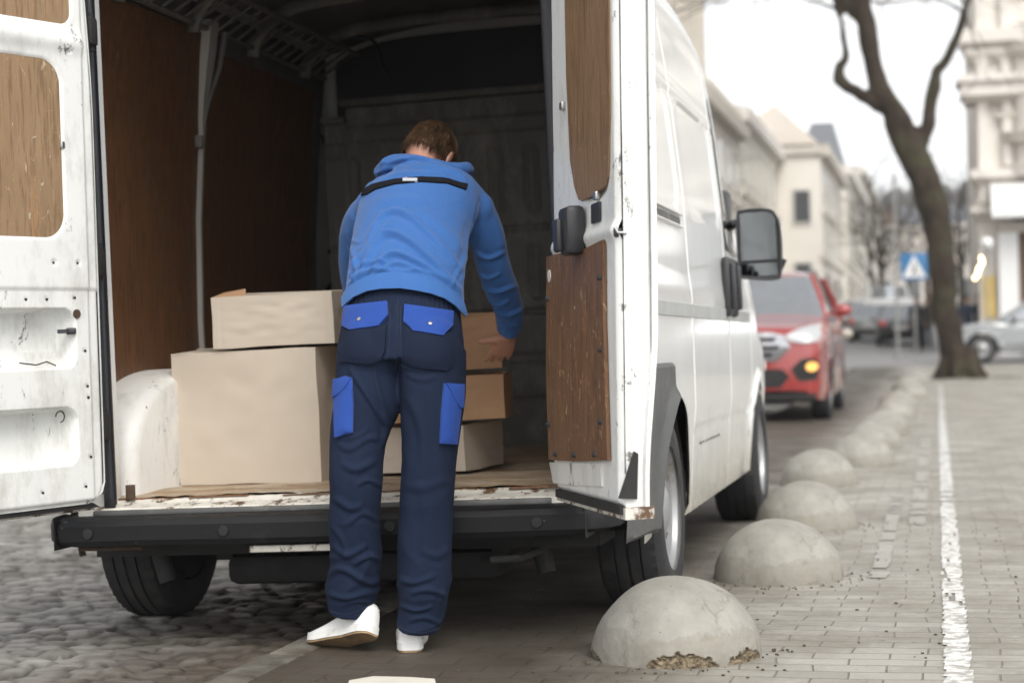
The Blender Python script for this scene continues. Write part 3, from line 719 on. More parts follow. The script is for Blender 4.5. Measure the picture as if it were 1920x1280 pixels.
# wheels
def tyre_mesh(r, w):
    n = 96; prof = [(-.50, .62), (-.52, .72), (-.50, .88), (-.42, .975), (-.30, .997), (-.215, 1.0), (-.21, .972), (-.185, .972), (-.18, 1.0), (-.03, 1.0), (-.025, .972), (.025, .972), (.03, 1.0), (.18, 1.0), (.185, .972), (.21, .972), (.215, 1.0), (.30, .997), (.42, .975), (.50, .88), (.52, .72), (.50, .62)]
    v = []
    for i in range(n):
        t = 2*math.pi*i/n
        for (u, q) in prof:
            rr_ = r*q
            if abs(u) > .28 and q > .96 and i % 2: rr_ -= .006
            v.append((w*u, rr_*math.cos(t), rr_*math.sin(t)))
    k = len(prof); f = [(i*k+j, i*k+j+1, ((i+1) % n)*k+j+1, ((i+1) % n)*k+j) for i in range(n) for j in range(k-1)]
    return v, f
def rim_mesh(r, w, s, holes=8):
    """pressed wheel with a ring of holes, its face at side s"""
    n = holes*8; prof = [(.50, .64), (.47, .66), (.44, .62), (.36, .60), (.30, .50), (.30, .36), (.36, .30), (.40, .20), (.43, .17), (.44, .0)]
    mb = MB(); v = []
    for i in range(n):
        t = 2*math.pi*i/n
        for (u, q) in prof: v.append((s*w*u, r*q*math.cos(t), r*q*math.sin(t)))
    k = len(prof)
    f = [(i*k+j, i*k+j+1, ((i+1) % n)*k+j+1, ((i+1) % n)*k+j) for i in range(n) for j in range(k-1) if not (j == 4 and i % 8 in (0, 1, 2, 3))]
    mb.add(v, f)
    for i in range(5):
        t = 2*math.pi*i/5; mb.cyl((s*w*.33, r*.26*math.cos(t), r*.26*math.sin(t)), (s*w*.40, r*.26*math.cos(t), r*.26*math.sin(t)), .011, n=6)
    return mb
for a in AX:
    for s in (1, -1):
        tw = .225 if a > 2 else .215
        c = (s*(.885 if a < 2 else .90), a, WR+.03)
        v, f = tyre_mesh(WR, tw); rz_ = Matrix.Rotation(0, 3, 'Z')
        w_ = build('wheel', [(p[0]+c[0], p[1]+c[1], p[2]+c[2]) for p in v], f, M['tyre'], van, angle=30); 
        dm = MB(); dm.cyl((c[0]-s*tw*.50, c[1], c[2]), (c[0]+s*tw*.22, c[1], c[2]), WR*.60, n=40); dm.build('brake_drum', M['under'], w_)
        r_ = rim_mesh(WR, tw, s); r_.v = [(p[0]+c[0], p[1]+c[1], p[2]+c[2]) for p in r_.v]; r_.build('rim', M['rim'], w_, angle=35)
# grey tape stripe along the side, the sliding door's rail, handles
def side_strip(name, y0, y1, z0, z1, out, mat, s=1, n=60, parent=van):
    v = []
    for i in range(n+1):
        y = y0+(y1-y0)*i/n
        for (z, o_) in ((z0, -.002), (z0+.004, out), (z1-.004, out), (z1, -.002)): v.append((s*(halfw(z, y)+side_relief(y, z)+o_), y, z))
    f = [(i*4+j, (i+1)*4+j, (i+1)*4+j+1, i*4+j+1) for i in range(n) for j in range(3)]+[(0, 1, 2, 3), (n*4+3, n*4+2, n*4+1, n*4)]
    return MB().add(v, f).build(name, mat, parent)
M['stripe'] = pmat('grey side tape', (.40, .41, .40), .45, var=.08)
for s in (1, -1):
    side_strip('side_stripe', .10, 1.39, 1.022, 1.076, .0045, M['stripe'], s); side_strip('side_stripe', 1.41, 2.61, 1.022, 1.076, .0045, M['stripe'], s); side_strip('side_stripe', 2.63, 3.5, 1.022, 1.076, .0045, M['stripe'], s)
side_strip('slide_rail', .16, 1.27, 1.348, 1.360, .016, M['van']); side_strip('slide_rail', .16, 1.27, 1.392, 1.404, .016, M['van'])
side_strip('rail_groove', .17, 1.26, 1.361, 1.391, .003, M['clad'])
g = random.Random(6)
for k in range(8):
    y = 1.62+.085*k; mb = MB(); mb.box((halfw(.56, y)+side_relief(y, .545), y, .545), (.006, g.uniform(.010, .028), g.uniform(.006, .012))); mb.build('chipped_mark', M['clad'], van, smooth=False)
for (y, z) in ((2.52, 1.17), (2.74, 1.17)):
    mb = MB(); x = halfw(z, y)
    mb.box((x+.018, y, z), (.036, .085, .26), bev=.014); mb.box((x+.045, y+.002, z), (.022, .05, .20), bev=.009); mb.build('door_handle', M['plastic'], van)
# cab glass on the visible side and windscreen
def cab_side(s):
    P = []
    for i in range(15):
        for j in range(13):
            z = 1.34+(2.02-1.34)*j/12; yf = 3.02+(3.86-3.02)*(2.24-z)/(2.24-1.36)-.06; yb = 2.70; y = yb+(yf-yb)*i/14
            P.append((s*(halfw(z, y)+.004), y, z))
    f = [(i*13+j, (i+1)*13+j, (i+1)*13+j+1, i*13+j+1) for i in range(14) for j in range(12)]
    build('side_window', P, f if s > 0 else [tuple(reversed(q)) for q in f], M['glass_dark'], van)
cab_side(1); cab_side(-1)
v, f = grid(12, 13, lambda i, j: ((-.86+1.72*j/12)*(1-.08*i/11), 3.86-(3.86-3.10)*i/11+.02, 1.40+(2.215-1.40)*i/11+.03)); build('windscreen', v, f, M['glass_dark'], van)
mb = MB(); mb.box((.965, 3.18, 1.49), (.03, .20, .30), bev=.012); mb.build('mirror_base', M['plastic'], van)
# door mirror: housing with a rounded head, arms, glass and lower wide-angle glass
def mirror(s):
    c = Vector((s*1.125, 2.98, 1.375)); out = []
    poly = [(-.100, -.155), (.060, -.170), (.098, -.13), (.104, .06), (.085, .13), (.05, .158), (-.06, .160), (-.098, .12)]
    P = spline(poly+[poly[0]], 6)[:-1]; n = len(P); mb = MB(); v = []
    for (sc_, yy) in ((.97, 0), (1.0, .012), (1.0, .05), (.9, .10), (.6, .135), (.02, .145)):
        v += [(c.x+s*p[0]*sc_, c.y+yy, c.z+p[1]*sc_) for p in P]
    f = [(r_*n+i, r_*n+(i+1) % n, (r_+1)*n+(i+1) % n, (r_+1)*n+i) for r_ in range(5) for i in range(n)]
    # recessed front
    k = len(v); v += [(c.x+s*p[0]*.90, c.y+.002, c.z+p[1]*.91) for p in P]+[(c.x+s*p[0]*.88, c.y+.02, c.z+p[1]*.90) for p in P]
    f += [(i, (i+1) % n, k+(i+1) % n, k+i) for i in range(n)]+[(k+i, k+(i+1) % n, k+n+(i+1) % n, k+n+i) for i in range(n)]+[tuple(k+n+i for i in range(n))]
    mb.add(v, f)
    mb.tube([(s*.985, 3.12, 1.47), (s*1.02, 3.02, 1.475), (s*1.07, 3.03, 1.475)], [.022, .02, .02], 10); mb.tube([(s*.975, 3.16, 1.30), (s*1.02, 3.06, 1.27), (s*1.07, 3.04, 1.27)], [.026, .024, .022], 10)
    mb.tube([(s*1.0, 3.10, 1.262), (s*1.12, 3.03, 1.235), (s*1.21, 3.03, 1.25), (s*1.235, 3.03, 1.30)], [.017, .016, .016, .014], 10)
    m_ = mb.build('door_mirror', M['plastic'], van, angle=45)
    up = [p for p in P*1.0]
    def pane(zlo, zhi, name):
        q = [(min(max(p[0], -.088), .088), min(max(p[1]*.90, zlo), zhi)) for p in P]
        v = [(c.x+s*p[0]*.93, c.y+.010-.012*s*p[0], c.z+p[1]) for p in q]; mb = MB(); mb.add(v, [tuple(range(len(v)))]); mb.build(name, M['mirror'], m_)
    pane(-.075, .145, 'mirror_glass'); pane(-.148, -.09, 'wide_angle_glass')
    mb = MB(); mb.box((c.x+s*.085, c.y+.07, c.z+.03), (.045, .05, .10), bev=.012); mb.build('side_repeater', pmat('clear amber lens', (.75, .70, .62), .2), m_)
M['mirror'] = pmat('mirror glass', (.15, .16, .165), .04, metal=1.0, var=.02)  # dark tint stands in for dark surroundings the glass would reflect
mirror(1); mirror(-1)
# front of the van (seen only from elsewhere): lamps, grille, bumper
for s in (1, -1):
    mb = MB(); mb.box((s*.76, 4.70, .93), (.26, .20, .22), bev=.05); mb.build('headlight', pmat('headlight lens', (.6, .62, .63), .1, coat=1), van)
mb = MB(); mb.box((0, 4.90, .72), (.9, .06, .2), bev=.03); mb.build('grille', M['plastic'], van)
mb = MB(); mb.box((0, 4.90, .45), (1.82, .18, .26), bev=.06); mb.build('front_bumper', M['clad'], van)
# tail lamps on the rear pillars, behind the open doors
for s in (1, -1):
    mb = MB(); mb.box((s*.93, -.014, .98), (.10, .03, .36), bev=.012); mb.build('tail_lamp', pmat('red lamp lens', (.45, .02, .015), .2, coat=.6), van)
# ------------------------------------------------------------------ cargo bay
def inx(z, y): return halfw(z, y)-.095
def wall_panel(name, s, y0, y1, z0, z1, mat, off=0.0, n=24, relief=None):
    m_ = 60
    v, f = grid(n+1, m_+1, lambda i, j: (s*(inx(z0+(z1-z0)*j/m_, y0+(y1-y0)*i/n)-off-(relief(y0+(y1-y0)*i/n, z0+(z1-z0)*j/m_) if relief else 0)), y0+(y1-y0)*i/n, z0+(z1-z0)*j/m_))
    return build(name, v, f if s < 0 else [tuple(reversed(q)) for q in f], mat, van)
for s in (-1, 1):
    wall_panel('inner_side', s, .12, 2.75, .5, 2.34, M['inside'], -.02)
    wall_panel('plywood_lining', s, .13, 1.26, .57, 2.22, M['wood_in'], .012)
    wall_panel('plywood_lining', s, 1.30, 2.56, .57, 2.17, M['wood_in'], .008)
    # white pillar that shows between the sheets
    v = []
    for j in range(41):
        z = .56+(2.27-.56)*j/40; y = 1.272; x = inx(z, y); w = .013+.045*float(sst(1.75, 2.2, z)); d = .030+.015*float(sst(1.9, 2.2, z))
        for (yy, o_) in ((-w, .0), (-w*.8, d), (w*.5, d), (w, .0)): v.append((s*(x-o_), y+yy, z))
    f = [(j*4+i, j*4+i+1, (j+1)*4+i+1, (j+1)*4+i) for j in range(40) for i in range(3)]
    MB().add(v, f).build('inner_pillar', M['inside_l'], van, angle=50)
    mb = MB(); mb.box((s*(inx(1.80, 1.23)-.03), 1.225, 1.80), (.03, .03, .05), bev=.006)
    mb.tube([(s*(inx(2.24, 1.3)-.05), 1.36, 2.24), (s*(inx(2.1, 1.3)-.045), 1.345, 2.10), (s*(inx(2.0, 1.3)-.03), 1.31, 1.99), (s*(inx(1.9, 1.3)-.02), 1.30, 1.9)], [.014, .012, .009, .006], 8)
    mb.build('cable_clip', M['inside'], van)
    # wheel box
    nn = 36; v = []
    X0, X1 = inx(.7, .8)+.02, inx(.7, .8)-.205
    for i in range(nn+1):
        t = math.pi*i/nn; cy, sz = .82-.60*math.cos(t)*(1 if True else 1), .50+.425*math.sin(t)**.62
        for (xx, k) in ((X0, 1.0), (X1+.06, 1.0), (X1+.018, .985), (X1, .94)): v.append((s*xx, .82+(cy-.82)*k, .5+(sz-.5)*k))
    f = [(i*4+j, i*4+j+1, (i+1)*4+j+1, (i+1)*4+j) for i in range(nn) for j in range(3)]+[tuple(i*4+3 for i in range(nn+1))]
    MB().add(v, f).build('wheel_box', M['arch'], van, angle=50)
    # roof side rail with punched slots: frame bars between two long rails
    mb = MB(); za, zb_ = 2.235, 2.335
    def rp(t, y): z = za+(zb_-za)*t; return np.array([s*(inx(2.2, y)-.03-.16*t), y, z])
    for t in (0, 1): mb.tube([rp(t, .10), rp(t, 1.3), rp(t, 2.62)], [(.016, .010)]*3, 8)
    y = .16
    while y < 2.6:
        a, b_ = rp(-.05, y), rp(1.05, y+.02); mb.tube([a, b_], [(.014, .006)]*2, 6); y += .105
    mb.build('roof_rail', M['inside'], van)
# roof lining and bows
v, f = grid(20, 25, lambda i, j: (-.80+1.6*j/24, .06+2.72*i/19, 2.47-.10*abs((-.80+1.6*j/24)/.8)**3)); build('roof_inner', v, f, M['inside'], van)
for yb in (.45, 1.10, 1.72, 2.35):
    pts = [(-.80, yb, 2.20), (-.785, yb, 2.26), (-.72, yb, 2.33), (-.62, yb, 2.385), (-.4, yb, 2.41), (0, yb, 2.42), (.4, yb, 2.41), (.62, yb, 2.385), (.72, yb, 2.33), (.785, yb, 2.26), (.80, yb, 2.20)]
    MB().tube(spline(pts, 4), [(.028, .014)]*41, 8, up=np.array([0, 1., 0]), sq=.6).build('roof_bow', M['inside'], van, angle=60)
mb = MB(); mb.tube(spline([(-.62, 2.38, 2.37), (-.5, 2.42, 2.36), (-.46, 2.42, 2.25), (-.44, 2.43, 2.2)], 5), [.010]*16, 6); mb.build('cable', M['rubber'], van)
# partition with embossed ribs, and the dark shelf opening above it
PY = 2.60
def part_relief(x, z):
    d = 0
    for zc, hz in ((1.72, .155), (1.30, .125)):
        for k in range(-4, 5):
            s = float(sdrr(x, z, k*.165, zc, .030, hz, .03)); d += .010*float(sst(.012, -.004, abs(s+.006)-.004))
    for z0 in (1.50, 1.12, .92, .72):
        d -= .012*math.exp(-((z-z0)/.012)**2)
    d += .014*float(sst(-.01, .01, abs(x)-.70))
    d -= .010*float(sst(.02, -.0, abs(float(sdrr(x, z, 0, 1.0, .62, .12, .05)))))
    d += .012*float(sst(.015, -.005, abs(z-1.98)-.03))
    return d
def pz(x): return 2.10 if abs(x) < .70 else 2.02
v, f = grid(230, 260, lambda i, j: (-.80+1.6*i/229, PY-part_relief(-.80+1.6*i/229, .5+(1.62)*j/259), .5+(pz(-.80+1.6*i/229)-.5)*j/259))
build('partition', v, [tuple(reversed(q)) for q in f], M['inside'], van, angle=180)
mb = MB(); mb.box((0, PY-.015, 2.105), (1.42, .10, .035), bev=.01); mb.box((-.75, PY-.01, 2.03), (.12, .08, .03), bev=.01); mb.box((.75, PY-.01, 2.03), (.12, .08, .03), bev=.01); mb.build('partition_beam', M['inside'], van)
mb = MB(); mb.box((0, 2.83, 2.20), (1.62, .02, .5)); mb.build('cab_recess_dark', M['rubber'], van)  # black sheet stands in for the darkness of the open cab recess
# ------------------------------------------------------------------ rear doors
def door(s, P0, ang, name, W_, label):
    """s: -1 left, 1 right. Local frame: t from hinge to free edge, n out of the inner face towards the viewer, z up"""
    c, sn = math.cos(ang), math.sin(ang)
    T = Vector((-sn if s < 0 else sn, -c, 0)); N = Vector((c, -sn, 0)) if s < 0 else Vector((-c, -sn, 0))
    inv = MAT['delivery_van'].inverted(); P0 = inv @ Vector((P0[0], P0[1], 0)); P0.z = 0
    def W3(t, n, z): return P0+T*t+N*n+Vector((label*(z-1.1), 0, z))
    return W3, T, N
Z0D, Z1D = .515, 2.36
DW = .74
# openings pressed into the inner skin of each door: (t centre, z centre, half t, half z, corner r, depth)
def door_depth(t, z, cuts):
    d = 0.
    for (tc, zc, ht, hz, r, dep, ramp) in cuts:
        s = float(sdrr(t, z, tc, zc, ht, hz, r)); d = max(d, dep*(1-float(sst(-ramp, 0, s))))
    return d
def door_in(W3, cuts, name, mat, parent, tl, tr, holes=(), ribs=(), corner=.07, nt_=130, nz_=340, free_r=.06):
    v = []
    for i in range(nz_+1):
        z = Z0D+(Z1D-Z0D)*i/nz_; a, b = tl(z), tr(z)
        h = z-Z0D
        if h < corner: q = corner-math.sqrt(max(0, corner**2-(corner-h)**2)); a += q
        for j in range(nt_+1):
            t = a+(b-a)*j/nt_; d = -door_depth(t, z, cuts)
            if name == 'rear_door' and t < .056: d -= .010*float(sst(.056, .046, t))
            for (z_, w_, a_) in ribs: d += a_*math.exp(-((z-z_)/w_)**2)*(1 if d > -.004 else 0)
            for (th, zh, rh, dh) in holes:
                r_ = math.hypot(t-th, z-zh); d += dh*(1-float(sst(rh*.55, rh, r_)))
            e = min(t-a, b-t, z-Z0D); d -= .016*(1-float(sst(0, .016, e)))
            v.append(W3(t, d, z))
    f = [(i*(nt_+1)+j, i*(nt_+1)+j+1, (i+1)*(nt_+1)+j+1, (i+1)*(nt_+1)+j) for i in range(nz_) for j in range(nt_)]
    return build(name, v, f, mat, parent, angle=180)
def door_shell(W3, mat, parent, name, tl, tr, thick, corner=.07):
    """edges and outer skin"""
    rows = 60; v = []
    for i in range(rows+1):
        z = Z0D+(Z1D-Z0D)*i/rows; a, b = tl(z), tr(z); h = z-Z0D
        if h < corner: a += corner-math.sqrt(max(0, corner**2-(corner-h)**2))
        th = thick(z)
        for (t, n) in ((a+.002, -.016), (a, -.03), (a+.0, -th*.9), (a+.02, -th), ((a+b)/2, -th-.012), (b-.02, -th), (b+.012, -th*.93), (b+.012, -th*.8), (b, -th*.74), (b, -.03), (b-.002, -.016)):
            v.append(W3(t, n, z))
    k = 11; f = [(i*k+j, (i+1)*k+j, (i+1)*k+j+1, i*k+j+1) for i in range(rows) for j in range(k-1)]+[tuple(range(k)), tuple(rows*k+j for j in reversed(range(k)))]
    MB().add(v, f).build(name, mat, parent, angle=40)
def plate(W3, name, poly, n0, n1, mat, parent, rnd=0):
    P = poly if not rnd else [tuple(p) for p in spline(list(poly)+[poly[0]], rnd)[:-1]]
    k = len(P); mb = MB(); mb.add([W3(p[0], n0, p[1]) for p in P]+[W3(p[0], n1, p[1]) for p in P], [tuple(range(k)), tuple(reversed(range(k, 2*k)))]+[(i, (i+1) % k, k+(i+1) % k, k+i) for i in range(k)])
    return mb.build(name, mat, parent, angle=30)
def rrpoly(x0, x1, z0, z1, r, n=6, rs=None):
    rs = rs or (r, r, r, r); P = []
    for (cx, cz, a0, rr_) in ((x1, z1, 0, rs[0]), (x0, z1, 90, rs[1]), (x0, z0, 180, rs[2]), (x1, z0, 270, rs[3])):
        sx = -1 if cx == x1 else 1; sz = -1 if cz == z1 else 1
        for i in range(n+1):
            a = rad(a0+90*i/n); P.append((cx+sx*rr_+rr_*math.cos(a), cz+sz*rr_+rr_*math.sin(a)))
    return P
def tz_of(W3, px, py):
    """door coordinates (t,z) of a pixel on the inner face"""
    mx = MAT['delivery_van']; o_, d_ = camray(px, py); o_, d_ = Vector(o_), Vector(d_)
    A = mx @ W3(0, 0, 0); B = mx @ W3(1, 0, 0); Cz = mx @ W3(0, 0, 1); n = (B-A).cross(Cz-A)
    t = (A-o_).dot(n)/d_.dot(n); Q = o_+d_*t-A; b_, c_ = B-A, Cz-A
    bb, cc, bc, qb, qc = b_.dot(b_), c_.dot(c_), b_.dot(c_), Q.dot(b_), Q.dot(c_); D = bb*cc-bc*bc
    return (qb*cc-qc*bc)/D, (qc*bb-qb*bc)/D

def q(W3, pts): return [tz_of(W3, a, b) for a, b in pts]
# --- left door
WL, TL, NL = door(-1, (-2.519, 5.254), rad(22), 'rear_door', DW, .012)
cutsL = [(.39, 1.612, .255, .283, .085, .016, .03), (.365, 2.135, .28, .145, .05, .016, .03),
         (.375, 1.030, .265, .093, .045, .080, .012), (.375, .729, .262, .091, .05, .080, .012),
         (.40, 1.185-.40, .42, .40, .05, .006, .006)]
tlL = lambda z: .0+.03*float(sst(1.7, 2.4, z)); trL = lambda z: DW
holesL = [(.105, 1.917, .008, -.006), (.095, 1.262, .010, -.006), (.19, 1.262, .011, -.006), (.11, 1.155, .007, -.005), (.22, 1.15, .007, -.005), (.30, 1.15, .007, -.005), (.075, .99, .007, -.005), (.07, .88, .007, -.005), (.068, .845, .007, -.005), (.066, .66, .009, -.005), (.26, .565, .007, -.005), (.09, .57, .007, -.005)]
dl = door_in(WL, cutsL, 'rear_door', M['door'], van, tlL, trL, holesL, [(.905, .012, .010), (.86, .012, .010), (.60, .008, -.006), (1.945, .03, .012)])
dl['label'] = 'left rear door swung open, two plywood window blanks above bare pressed cavities'
door_shell(WL, M['door'], dl, 'door_edge', tlL, trL, lambda z: .085)
plate(WL, 'window_blank', rrpoly(.137, .645, 1.330, 1.893, .10, 8, (.1, .1, .09, .09)), -.013, -.004, M['wood_l'], dl)
plate(WL, 'window_blank', rrpoly(.088, .645, 1.993, 2.278, .04, 8), -.013, -.004, M['wood_l'], dl)
mb = MB(); c = WL(.142, -.002, 1.625); mb.box(c, (.012, .02, .022), bev=.003); mb.build('clip', M['steel'], dl)
# lock hardware, wire and drain pieces seen in the cavities
mb = MB()
mb.box(WL(.115, -.02, 1.052), (.03, .05, .020), Matrix.Rotation(rad(22), 3, 'Z'), bev=.004); mb.box(WL(.15, -.02, 1.052), (.03, .03, .012), Matrix.Rotation(rad(22), 3, 'Z')); mb.build('latch', M['plastic'], dl)
mb = MB(); mb.cyl(WL(.105, -.006, 1.105), WL(.105, -.002, 1.105), .014); mb.build('rusty_washer', M['rusty'], dl)
mb = MB(); mb.tube([WL(.30, -.045, .960), WL(.24, -.04, .952), WL(.20, -.04, .961), WL(.16, -.045, .948)], [.0022]*4, 6); mb.build('wire', M['rubber'], dl); mb = MB()
R_ = .017; mb.tube([WL(.150+R_*math.cos(t/3), -.045, .790+R_*math.sin(t/3)) for t in range(15)], [.002]*15, 6); mb.build('wire', M['rubber'], dl)
mb = MB(); v = []
plate(WL, 'inner_brace', rrpoly(.13, .64, .945, .992, .012), -.079, -.066, M['door'], dl)
plate(WL, 'drain_slot', rrpoly(.26, .31, .640, .645, .002), -.052, -.0535+.004, M['rubber'], dl)
for (a, z, _, _) in holesL:
    mb = MB(); mb.cyl(WL(a, -.008, z), WL(a, -.003, z), .0036, n=12); mb.build('screw_hole', M['under'], dl)
# smears of black grease at the hinge screws
plate(WL, 'bottom_flange', [(.02, .492), (DW, .492), (DW, .520), (.05, .520)], -.075, -.045, M['sill'], dl)
plate(WL, 'bottom_seal', [(.02, .500), (DW, .500), (DW, .516), (.05, .516)], -.044, -.022, M['under'], dl)
mb = MB(); mb.tube([WL(-.004, -.03, .54), WL(-.004, -.03, 1.3), WL(.004, -.03, 2.0), WL(.026, -.03, 2.35)], [.008]*4, 8); mb.build('edge_seal', M['rubber'], dl)
for z in (.75, 1.27, 2.0):
    mb = MB(); mb.box(WL(-.02, -.05, z), (.05, .05, .09), bev=.01); mb.cyl(WL(-.03, -.05, z-.06), WL(-.03, -.05, z+.06), .013); mb.build('hinge', M['under'], dl)
# --- right door
WR3, TR, NR = door(1, (-1.066, 5.18), rad(25), 'rear_door', DW, .036)
tlR = lambda z: .0+.010*float(sst(1.25, 1.7, z))-.03*float(sst(1.7, 2.3, z)); trR = lambda z: DW+.005
winR = q(WR3, [(1060, -160), (1061, 0), (1064, 150), (1071, 300), (1079, 350), (1087, 374), (1093, 377), (1118, 363), (1139, 346), (1143, 330), (1149, 200), (1149, 0), (1149, -120)])
winR = [(min(t, DW-.03), z) for t, z in winR]
cz_ = [(.53, 1.80, .165, .50, .10, .014, .03), (.55, 2.2, .16, .12, .03, .014, .02)]
dr = door_in(WR3, cz_, 'rear_door', M['door'], van, tlR, trR, [(.06, 1.50, .006, -.01), (.30, 1.30, .006, -.01)], [(1.215, .02, .012)], nt_=110)
dr['label'] = 'right rear door swung open, red brown plywood over its lower half'
door_shell(WR3, M['door'], dr, 'door_edge', tlR, trR, lambda z: .110-.03*float(sst(1.0, .55, z)))
plate(WR3, 'window_blank', [tuple(p) for p in winR], -.008, .004, M['wood_r2'], dr)
lo = q(WR3, [(1032, 481), (1063, 473), (1100, 468), (1138, 449), (1139, 600), (1147, 862), (1090, 864), (1036, 861), (1031, 700)])
plate(WR3, 'plywood_panel', lo, .002, .012, M['wood_r'], dr)
# nail holes and the grommet hole
for (a, b) in ((1050, 850), (1086, 852), (1124, 851), (1136, 790), (1037, 795), (1134, 520), (1135, 655), (1036, 560)):
    t, z = tz_of(WR3, a, b); mb = MB(); mb.box(WR3(t, .0135, z), (.014, .014, .014), bev=.003); mb.build('nail', M['rubber'], dr)
t, z = tz_of(WR3, 1038, 517); mb = MB(); mb.cyl(WR3(t, .010, z), WR3(t, .0145, z), .018, n=20); mb.build('finger_hole', M['arch'], dr)
# inner release handle, cover plate, clips
t, z = tz_of(WR3, 1100, 430)
mb = MB(); hz = .068; Rz = Matrix.Rotation(-rad(90-25)+math.pi/2-rad(90), 3, 'Z')
RT = Matrix((TR, NR, Vector((0, 0, 1)))).transposed()
mb.box(WR3(t-.04, .030, z), (.10, .055, .130), RT, bev=.014); mb.box(WR3(t-.065, .064, z-.01), (.055, .02, .09), RT, bev=.008); mb.build('release_handle', M['plastic'], dr)
t, z = tz_of(WR3, 1120, 399); plate(WR3, 'cover_plate', rrpoly(t-.045, t+.045, z-.026, z+.026, .006), .0, .006, M['plastic'], dr)
for (a, b) in ((1058, 199), (1122, 367)):
    t, z = tz_of(WR3, a, b); mb = MB(); mb.box(WR3(t, .006, z), (.03, .012, .022), RT, bev=.003); mb.build('clip', M['steel'], dr)
# free edge: latch, screws, ribs
def edge(px, py):
    """point on the door's free edge face"""
    A = WR3(DW+.016, 0, 0); mx = MAT['delivery_van']; A_, n_ = mx @ A, mx.to_3x3() @ TR; o_, d_ = camray(px, py); o_, d_ = Vector(o_), Vector(d_)
    k = (A_-o_).dot(n_)/d_.dot(n_); return mx.inverted() @ (o_+d_*k)
for (a, b) in ((1170, 408), (1188, 408), (1186, 477)):
    p = edge(a, b); mb = MB(); mb.cyl(p-TR*.008, p+TR*.001, .0095, n=16); sr_ = mb.build('screw', M['plastic'], dr); mb = MB(); mb.cyl(p, p+TR*.003, .0062, n=6); mb.build('screw_head', M['steel'], sr_)
p = edge(1161, 436)
mb = MB(); mb.box(p+TR*.0, (.030, .010, .024), RT @ Matrix.Rotation(math.pi/2, 3, 'Z'), bev=.005)
mb.build('latch_recess', M['rubber'], dr)
mb = MB(); mb.tube([p+Vector((-.012, 0, .014))+TR*.008, p+Vector((-.006, 0, .0))+TR*.010, p+Vector((.016, .004, -.002))+TR*.010], [.005, .004, .004], 8); mb.build('latch', M['steel'], dr)
for b in (292, 317, 333):
    p = edge(1176, b); mb = MB(); mb.box(p, (.05, .010, .005), RT @ Matrix.Rotation(math.pi/2, 3, 'Z'), bev=.002); mb.build('pressed_rib', M['door'], dr)
for (t_, n_, r_, m_) in ((DW+.004, -.016, .0022, 'rubber'), (DW+.013, -.084, .0018, 'clad')):
    mb = MB(); mb.tube([WR3(t_+.0015*math.sin(z*7), n_, z) for z in np.linspace(.60, 2.2, 24)], [r_*(.5+.5*abs(math.sin(z*3.1))) for z in np.linspace(.60, 2.2, 24)], 6); mb.build('edge_line', M[m_], dr)  # black seal line, and a grey line painting the outer hem's shading
# lower corner: white foot, dark flange, torn gusset
ft = q(WR3, [(1033, 866), (1129, 868), (1131, 911), (1075, 909), (1040, 905)])
plate(WR3, 'foot_plate', ft, .0, .005, M['arch'], dr)
plate(WR3, 'bottom_flange', [(.0, .485), (DW+.02, .485), (DW+.02, .514), (.02, .514)], -.085, -.01, M['sill'], dr)
plate(WR3, 'bottom_seal', [(.03, .497), (DW, .497), (DW, .520), (.03, .520)], -.02, .0, M['under'], dr)
P = [edge(1187, 845), edge(1195, 850), edge(1193, 935), edge(1158, 934), edge(1168, 905)]; k = 5
mb = MB(); mb.add([p+TR*.003 for p in P]+[p+TR*.010 for p in P], [tuple(range(k)), tuple(reversed(range(k, 2*k)))]+[(i, (i+1) % k, k+(i+1) % k, k+i) for i in range(k)]); mb.build('corner_gusset', M['under'], dr)
for z in (.75, 1.27, 2.0):
    mb = MB(); mb.box(WR3(-.03, -.05, z), (.05, .05, .09), bev=.01); mb.cyl(WR3(-.04, -.05, z-.06), WR3(-.04, -.05, z+.06), .013); mb.build('hinge', M['under'], dr)
